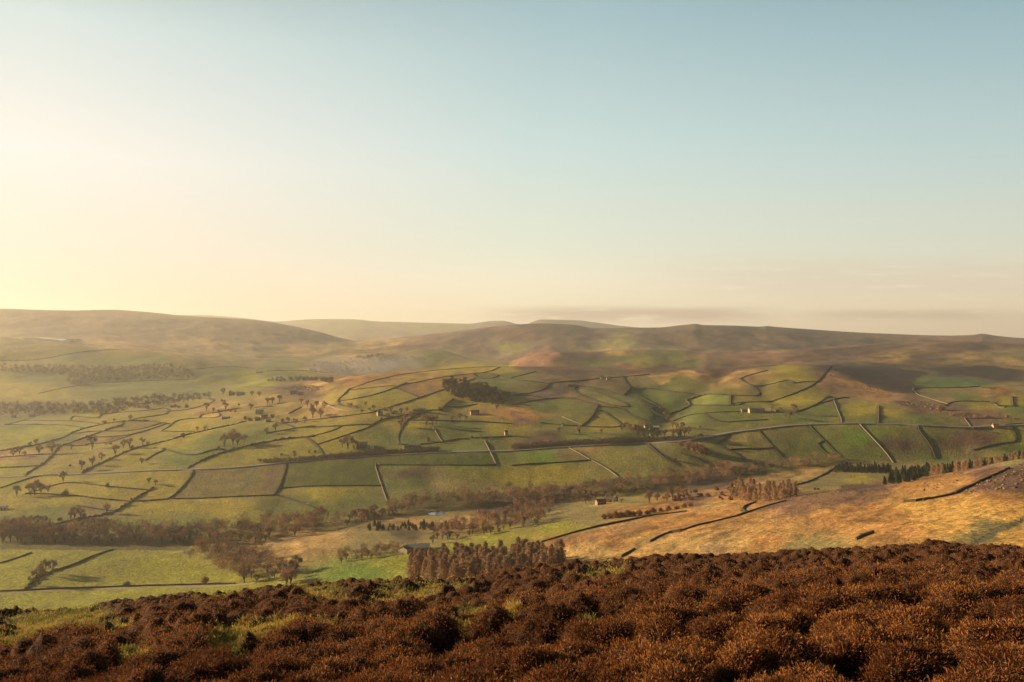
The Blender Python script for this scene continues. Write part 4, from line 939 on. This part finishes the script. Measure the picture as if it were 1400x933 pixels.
boulders(TP('U8', [(480,400),(640,350),(760,280),(860,280),(930,300),(860,350),(700,420),(560,460),(500,470)]), 34, 4, .5, 1.2, 'brown boulder scattered on the moor left of the big outcrop', 'scattered moor boulders', 300, 800)
boulders(TP('T4', [(650,548),(760,552),(900,590),(905,610),(800,592),(700,575)]), 44, 4, 1.2, 2.8, 'dark boulder in the hillside crag above the far right road', 'boulders of the hillside crag', 1200, 2200)
boulders(TP('T4', [(440,470),(520,490),(560,500),(500,505),(440,485)]), 16, 5, 1.2, 2.6, 'pale boulder in the small scar below the dark heather', 'boulders of the pale scar', 1200, 2300)
# ---------------------------------------------------------------- smoke lying in the valley behind the middle hill
sm_m = bpy.data.materials.new('valley_smoke'); sm_m.use_nodes = True; q_ = sm_m.node_tree; q_.nodes.remove(q_.nodes['Principled BSDF'])
v_ = q_.nodes.new('ShaderNodeVolumePrincipled'); v_.inputs['Color'].default_value = (.97, .93, .88, 1); v_.inputs['Density'].default_value = .0003; v_.inputs['Anisotropy'].default_value = .4
q_.links.new(v_.outputs[0], q_.nodes['Material Output'].inputs['Volume'])
for (px, py, yy, rx, ry, rz) in ((480, 500, 2700, 150, 260, 34), (530, 503, 2650, 120, 200, 40), (560, 494, 2900, 90, 160, 30)):
    V, Q = sphere_np((0, 0, 0), (rx, ry, rz), 40, 24); o = obj('smoke', mesh_np('smoke', V, Q, mats=[sm_m], smooth=True), loc=((px-CX)/F*yy, yy, -(py-HY)/F*yy)); meta(o, kind='stuff')
# ---------------------------------------------------------------- the heather moor at the photographer's feet
EDG = [(-500,900),(0,859),(100,846),(190,838),(260,827),(350,824),(400,817),(500,812),(560,808),(640,806),(700,794),(770,789),(850,782),(900,775),(960,776),(1030,776),(1100,769),(1200,765),(1280,761),(1330,768),(1400,769),(1900,776)]
YE = 31.; EYE = 1.6
def near_ground(x, y):
    u = np.clip(x/np.maximum(y, 5.), -.9, .9); px = CX+F*u
    se = (np.interp(px, [e[0] for e in EDG], [e[1] for e in EDG])-HY)/F
    m_ = se-EYE/YE; zf = np.interp(px, pxs, -GZ[0])
    c_ = (zf-(EYE+60*m_))/(60-YE)**2
    z = -(EYE+m_*y)-c_*np.maximum(y-YE, 0)**2
    return z+.22*fbm(x/7., y/7., 2, 71)*np.clip((y-2)/6, 0, 1)
def worley(x, y, cell, rmin, rmax, seed):
    ix = np.floor(x/cell).astype(int); iy = np.floor(y/cell).astype(int); best = np.zeros(x.shape)
    for a in (-1, 0, 1):
        for b in (-1, 0, 1):
            jx = ix+a; jy = iy+b; cx = (jx+.15+.7*_h(jx, jy, seed))*cell; cy = (jy+.15+.7*_h(jx, jy, seed+1))*cell
            r_ = rmin+(rmax-rmin)*_h(jx, jy, seed+2); h_ = .45+.55*_h(jx, jy, seed+3)
            best = np.maximum(best, h_*np.sqrt(np.maximum(0, 1-((x-cx)**2+(y-cy)**2)/r_**2)))
    return best
GP = [[(0,846),(67,836),(143,834),(140,850),(172,866),(143,880),(127,866),(83,874),(50,884),(0,898)], [(277,816),(338,812),(327,824),(283,827)], [(370,808),(467,812),(467,834),(430,830),(400,817)],
      [(290,868),(423,862),(467,868),(400,880),(340,908),(320,930),(290,930),(290,893)], [(515,808),(640,802),(637,816),(577,824),(545,838),(510,836)], [(786,856),(830,856),(830,878),(780,882)],
      [(594,855),(694,848),(654,875),(612,876)], [(797,785),(868,780),(862,792),(797,796)], [(160,905),(190,900),(196,915),(165,920)]]
def near_all(x, y):
    g = near_ground(x, y); yy = np.maximum(y, 1.); px = CX+F*x/yy; py = HY-F*(g+.12)/yy
    wxp = px+fbm(x*1.1, y*1.1, 3, 81)*46; wyp = py+fbm(x*1.1, y*1.1, 3, 83)*13
    grass = np.zeros(x.shape)
    for P in GP:
        a_ = sum(inpoly(wxp+dx_, wyp+dy_, P).astype(float) for dx_, dy_ in ((0, 0), (16, 0), (-16, 0), (0, 5), (0, -5), (10, 3), (-10, -3), (10, -3), (-10, 3)))/9
        grass = np.maximum(grass, a_)
    grass = np.clip(grass*1.5, 0, 1)*np.clip((fbm(x*.9, y*.9, 3, 84)+.85)*5, 0, 1)
    x2 = x+.22*fbm(x*1.3, y*1.3, 2, 85); y2 = y+.22*fbm(x*1.3, y*1.3, 2, 86)
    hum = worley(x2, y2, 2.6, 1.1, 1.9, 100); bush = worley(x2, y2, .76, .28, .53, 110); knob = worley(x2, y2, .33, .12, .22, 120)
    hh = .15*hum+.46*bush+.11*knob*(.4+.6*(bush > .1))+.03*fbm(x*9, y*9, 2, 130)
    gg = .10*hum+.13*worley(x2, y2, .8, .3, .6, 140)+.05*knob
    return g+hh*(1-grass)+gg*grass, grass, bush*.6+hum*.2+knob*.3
def blur1(a): return (a+np.roll(a, 1, 0)+np.roll(a, -1, 0)+np.roll(a, 1, 1)+np.roll(a, -1, 1))/5
nR, nC = 540, 1150
yq = 9.6*(70.5/9.6)**(np.arange(nR)/(nR-1.))-9; uq = np.linspace(-.92, .92, nC)
NY = np.repeat(yq[:, None], nC, 1); NX = uq[None, :]*(NY+9)
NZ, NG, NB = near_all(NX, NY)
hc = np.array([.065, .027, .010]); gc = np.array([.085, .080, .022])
m = NT('moor_ground'); c = m.mix(m.attr('col')[0], m.ramp(m.noise(14, 5, .7, m.pos()), [(.3, (.3, .3, .3)), (.7, (1.7, 1.7, 1.7))]))
m.base(c); m.bump(m.noise(22, 4, .7, m.pos()), .03)
gs = blur1(NG)[..., None]
meta(obj('moor_ground', mesh_np('moor_ground', np.stack([NX, NY, NZ], -1), grid_quads(nR, nC), mats=[m.m], smooth=True, attrs={'col': ((hc*np.clip(NB*1.6-.15, .12, 1)[..., None])*(1-gs)+gc*gs).reshape(-1, 3)})), kind='structure')  # heather ground darkened in the gaps: shade between bushes painted in
_a = np.gradient(NZ, axis=1)/(np.gradient(uq)[None, :]*(NY+9)); _b = np.gradient(NZ, axis=0)/np.gradient(yq)[:, None]-_a*uq[None, :]
GCx = _a; GRy = _b
def tufts(n, seed, grass_side):
    r = np.random.default_rng(seed); u = r.uniform(-.80, .80, n)
    px = CX+F*np.clip(u, -.9, .9); se = (np.interp(px, [e[0] for e in EDG], [e[1] for e in EDG])-HY)/F; m_ = se-EYE/YE
    s = np.where(r.random(n) < .85, r.uniform(EYE/39., .25, n), r.uniform(.25, .40, n))                        # sight-line slope below the moor plane: even spread over what is seen
    y = np.clip(EYE/s, 4, 40); x = u*y; y += r.normal(size=n)*.3
    ry = np.clip(np.log((y+9)/9.6)/math.log(70.5/9.6)*(nR-1), 0, nR-1.001); cx = np.clip((x/(y+9)+.92)/1.84*(nC-1), 0, nC-1.001)
    i0 = ry.astype(int); j0 = cx.astype(int); fi = ry-i0; fj = cx-j0
    def lk(A): return (A[i0, j0]*(1-fi)+A[i0+1, j0]*fi)*(1-fj)+(A[i0, j0+1]*(1-fi)+A[i0+1, j0+1]*fi)*fj
    z = lk(NZ); g = lk(NG); b = lk(NB)
    zc = lk(GCx); zr = lk(GRy); zx = zc; zy = zr
    N_ = np.stack([-zx, -zy, np.ones(n)], 1); N_ /= np.linalg.norm(N_, axis=1)[:, None]
    k = (g > .33) == grass_side
    if not grass_side: k &= r.random(n) < np.clip(.38+.62*np.hypot(zx-.0, zy+.22), 0, 1)
    # keep the hollows between bushes barer
    if not grass_side: k &= (b > .2) | (r.random(n) < .12)
    return x[k], y[k], z[k], N_[k], b[k], r
def blades(x, y, z, N_, r, nb, ln, wd, spread, upw):
    n = len(x); P = np.repeat(np.stack([x, y, z], 1), nb, 0); Nn = np.repeat(N_, nb, 0); far = 1+np.repeat(y, nb)/26.
    d = Nn*(1-upw)+np.array([0, 0, upw])+r.normal(size=(n*nb, 3))*spread; d /= np.linalg.norm(d, axis=1)[:, None]
    sdv = np.cross(d, r.normal(size=(n*nb, 3))); sdv /= np.linalg.norm(sdv, axis=1)[:, None]
    L = (ln*(.5+r.random(n*nb))*far**.4)[:, None]; w_ = (wd*(.6+.8*r.random(n*nb))*far)[:, None]
    P = P+r.normal(size=P.shape)*.025*far[:, None]; P -= d*L*.25
    mid = P+d*L*.6
    v = np.stack([P-sdv*w_*.35, P+sdv*w_*.35, mid+sdv*w_, P+d*L, mid-sdv*w_], 1)
    base_ = np.arange(n*nb)*5
    t = np.concatenate([np.stack([base_, base_+1, base_+2], 1), np.stack([base_, base_+2, base_+4], 1), np.stack([base_+4, base_+2, base_+3], 1)])
    return v.reshape(-1, 3), t
x, y, z, N_, b, r = tufts(950000, 5, False)
v, t = blades(x, y, z, N_, r, 3, .034, .0031, .5, .18)
n = len(x); pick = r.random(n); big = fbm(x*.55, y*.55, 3, 150)+.6*fbm(x*2.2, y*2.2, 2, 152)
c0 = np.array([.175, .057, .016]); c1 = np.array([.390, .155, .040]); c2 = np.array([.050, .026, .015]); c3 = np.array([.26, .17, .10])
w1 = np.clip(.5+big*1.1+r.normal(size=n)*.22, 0, 1)[:, None]; cc = c0*(1-w1)+c1*w1
k = (pick < .26)[:, None]; cc = np.where(k, c2, cc); k = (pick > .975)[:, None]; cc = np.where(k, c3, cc)
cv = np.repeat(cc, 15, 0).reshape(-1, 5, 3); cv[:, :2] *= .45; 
m = NT('heather_sprigs'); m.base(m.attr('col')[0]); m.b.inputs['Roughness'].default_value = .8
tr_ = m.node('ShaderNodeBsdfTranslucent'); m.l.new(m.attr('col')[0], tr_.inputs[0]); mx = m.node('ShaderNodeMixShader'); mx.inputs[0].default_value = .25
m.l.new(m.b.outputs[0], mx.inputs[1]); m.l.new(tr_.outputs[0], mx.inputs[2]); m.l.new(mx.outputs[0], m.n['Material Output'].inputs[0]); MH = m.m
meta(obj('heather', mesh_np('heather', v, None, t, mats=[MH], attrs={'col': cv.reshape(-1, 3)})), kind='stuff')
x, y, z, N_, b, r = tufts(800000, 6, True)
v, t = blades(x, y, z, N_, r, 3, .07, .004, .45, .4)
n = len(x); big = fbm(x*.8, y*.8, 3, 160); w1 = np.clip(.62+big*1.4+r.normal(size=n)*.2, 0, 1)[:, None]
cc = np.array([.15, .15, .030])*(1-w1)+np.array([.50, .35, .085])*w1
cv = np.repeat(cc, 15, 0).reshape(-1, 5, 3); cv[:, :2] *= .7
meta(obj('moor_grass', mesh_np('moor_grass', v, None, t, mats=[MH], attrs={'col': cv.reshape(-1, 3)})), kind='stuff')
# short pasture of the steep bank is part of the ground sheet
HAZE = 6.5e-5
# ---------------------------------------------------------------- camera, sun, sky, air
cam = bpy.data.cameras.new('camera'); cam.sensor_width = 36; cam.lens = 36*F/1400; cam.clip_start = .1; cam.clip_end = 60000
co_ = link(bpy.data.objects.new('camera', cam)); co_.location = (0, 0, 0); co_.rotation_euler = (math.radians(90), 0, 0); SC.camera = co_
SUN_AZ = -76; SUN_EL = 14.5
sd = (math.sin(math.radians(SUN_AZ))*math.cos(math.radians(SUN_EL)), math.cos(math.radians(SUN_AZ))*math.cos(math.radians(SUN_EL)), math.sin(math.radians(SUN_EL)))
from mathutils import Vector
sl = bpy.data.lights.new('sun', 'SUN'); sl.energy = 5; sl.angle = math.radians(.6); sl.color = (1, .77, .48)
so = link(bpy.data.objects.new('sun', sl)); so.rotation_euler = Vector(sd).to_track_quat('Z', 'Y').to_euler(); so.location = (-300, 100, 300)
W = bpy.data.worlds.new('World'); SC.world = W; W.use_nodes = True; wt = W.node_tree; wn = wt.nodes; wl = wt.links
bg = wn['Background']
sky = wn.new('ShaderNodeTexSky'); sky.sky_type = 'NISHITA'; sky.sun_disc = False; sky.sun_elevation = math.radians(SUN_EL); sky.sun_rotation = math.radians(SUN_AZ)
sky.altitude = 300; sky.air_density = 1.0; sky.dust_density = 2.2; sky.ozone_density = 1.0
EXPO = 1.15
def wmath(op, a, b=None, c=None, clamp=False):
    n = wn.new('ShaderNodeMath'); n.operation = op; n.use_clamp = clamp
    for i_, v in enumerate((a, b, c)):
        if v is None: continue
        if isinstance(v, (int, float)): n.inputs[i_].default_value = v
        else: wl.new(v, n.inputs[i_])
    return n.outputs[0]
def wmix(f, a, b, typ='MIX'):
    n = wn.new('ShaderNodeMix'); n.data_type = 'RGBA'; n.blend_type = typ
    for i_, v in ((0, f), (6, a), (7, b)):
        if isinstance(v, (int, float)): n.inputs[i_].default_value = v
        elif isinstance(v, tuple): n.inputs[i_].default_value = (*v, 1)
        else: wl.new(v, n.inputs[i_])
    return n.outputs[2]
tc = wn.new('ShaderNodeTexCoord'); D = tc.outputs['Generated']
sx_ = wn.new('ShaderNodeSeparateXYZ'); wl.new(D, sx_.inputs[0]); dx_, dy_, dz_ = sx_.outputs
dt = wn.new('ShaderNodeVectorMath'); dt.operation = 'DOT_PRODUCT'; wl.new(D, dt.inputs[0]); dt.inputs[1].default_value = sd; A_ = dt.outputs['Value']
def s2l(c): return tuple(((v/255+.055)/1.055)**2.4 if v > 10 else v/255/12.92 for v in c)
def ramp_z(stops):
    r = wn.new('ShaderNodeValToRGB'); r.color_ramp.interpolation = 'EASE' if False else 'LINEAR'
    wl.new(wmath('MULTIPLY', dz_, 2.0), r.inputs[0]); e = r.color_ramp.elements
    while len(e) < len(stops): e.new(.5)
    for k, (z_, c_) in enumerate(stops): e[k].position = z_*2; e[k].color = (*[v/2**EXPO for v in s2l(c_)], 1)
    return r.outputs[0]
RIGHT = ramp_z([(0, (252,222,182)), (.035, (253,230,195)), (.065, (246,234,207)), (.10, (220,223,204)), (.20, (188,210,208)), (.335, (145,178,187)), (.48, (70,105,128))])
MID = ramp_z([(0, (255,236,192)), (.042, (255,241,203)), (.075, (251,241,211)), (.115, (232,236,214)), (.235, (204,224,220)), (.387, (163,192,198)), (.48, (80,115,135))])
LEFT = ramp_z([(0, (238,212,174)), (.035, (240,218,187)), (.089, (245,229,206)), (.20, (247,241,231)), (.334, (212,226,222)), (.48, (120,140,150))])
f1_ = wmath('MULTIPLY_ADD', A_, 1/.545, .31/.545, True); f2_ = wmath('MULTIPLY_ADD', A_, 1/.45, -.26/.45, True)
skyc = wmix(f2_, wmix(f1_, RIGHT, MID), LEFT)
# dimmer behind the camera
back = wmath('MULTIPLY_ADD', dy_, .9, .55, True); back = wmath('MAXIMUM', back, .16)
bc = wn.new('ShaderNodeCombineColor'); [wl.new(back, bc.inputs[k]) for k in range(3)]
skyc = wmix(1., skyc, bc.outputs[0], 'MULTIPLY')
# low bank of evening cloud on the horizon
az = wmath('DIVIDE', dx_, wmath('MAXIMUM', dy_, .05)); el = wmath('DIVIDE', dz_, wmath('MAXIMUM', dy_, .05))
cv = wn.new('ShaderNodeCombineXYZ'); wl.new(wmath('MULTIPLY', az, 9.), cv.inputs[0]); wl.new(wmath('MULTIPLY', el, 75.), cv.inputs[1])
cn = wn.new('ShaderNodeTexNoise'); cn.inputs['Scale'].default_value = 1.7; cn.inputs['Detail'].default_value = 6; cn.inputs['Roughness'].default_value = .55; wl.new(cv.outputs[0], cn.inputs['Vector'])
def band(v, a, b, w):
    lo = wn.new('ShaderNodeMapRange'); lo.interpolation_type = 'SMOOTHSTEP'; lo.inputs['From Min'].default_value = a-w; lo.inputs['From Max'].default_value = a+w; wl.new(v, lo.inputs[0])
    hi = wn.new('ShaderNodeMapRange'); hi.interpolation_type = 'SMOOTHSTEP'; hi.inputs['From Min'].default_value = b+w; hi.inputs['From Max'].default_value = b-w; wl.new(v, hi.inputs[0])
    return wmath('MULTIPLY', lo.outputs[0], hi.outputs[0])
m1 = wmath('MULTIPLY', band(az, .0, .30, .07), band(el, .024, .041, .006))
m2 = wmath('MULTIPLY', wmath('MULTIPLY', band(az, .38, .60, .07), band(el, .027, .038, .006)), .7)
m3 = wmath('MULTIPLY', wmath('MULTIPLY', band(az, .22, .8, .15), band(el, .055, .10, .02)), .35)
mm_ = wmath('MAXIMUM', m1, wmath('MAXIMUM', m2, m3))
cs = wn.new('ShaderNodeMapRange'); cs.interpolation_type = 'SMOOTHSTEP'; cs.inputs['From Min'].default_value = .28; cs.inputs['From Max'].default_value = .50; wl.new(cn.outputs['Fac'], cs.inputs[0])
cl = wmath('MULTIPLY', wmath('MULTIPLY', cs.outputs[0], mm_), .95)
skyc = wmix(cl, skyc, tuple(v/2**EXPO for v in s2l((210,188,162))))
ad = wmix(1., wmix(1., sky.outputs[0], (.0015, .0015, .0015), 'MULTIPLY'), skyc, 'ADD')
wl.new(ad, bg.inputs[0]); bg.inputs[1].default_value = 1.0
SC.view_settings.view_transform = 'Standard'; SC.view_settings.look = 'None'; SC.view_settings.exposure = EXPO; SC.view_settings.gamma = 1
def box_obj(name, lo, hi, mat):
    x0, y0, z0 = lo; x1, y1, z1 = hi
    v = [(x0,y0,z0),(x1,y0,z0),(x1,y1,z0),(x0,y1,z0),(x0,y0,z1),(x1,y0,z1),(x1,y1,z1),(x0,y1,z1)]
    q = [(0,3,2,1),(4,5,6,7),(0,1,5,4),(1,2,6,5),(2,3,7,6),(3,0,4,7)]
    return obj(name, mesh_np(name, v, q, mats=[mat]))
hm = bpy.data.materials.new('haze'); hm.use_nodes = True; ht = hm.node_tree; ht.nodes.remove(ht.nodes['Principled BSDF'])
pv = ht.nodes.new('ShaderNodeVolumePrincipled'); pv.inputs['Color'].default_value = (1., .92, .80, 1); pv.inputs['Density'].default_value = HAZE
pv.inputs['Anisotropy'].default_value = .5
ht.links.new(pv.outputs[0], ht.nodes['Material Output'].inputs['Volume'])
if HAZE > 0:
    hz = box_obj('haze', (-13500, -300, float(GZ.min())-3), (13500, 14800, max(float(GZ.max())+10, 60)), hm); meta(hz, kind='stuff')
SC.cycles.volume_bounces = 0; SC.cycles.max_bounces = 5; SC.cycles.diffuse_bounces = 2; SC.cycles.use_denoising = True; SC.cycles.denoising_prefilter = 'ACCURATE'; SC.cycles.denoising_input_passes = 'RGB_ALBEDO_NORMAL'
SC.cycles.volume_step_rate = 4; SC.cycles.transparent_max_bounces = 8
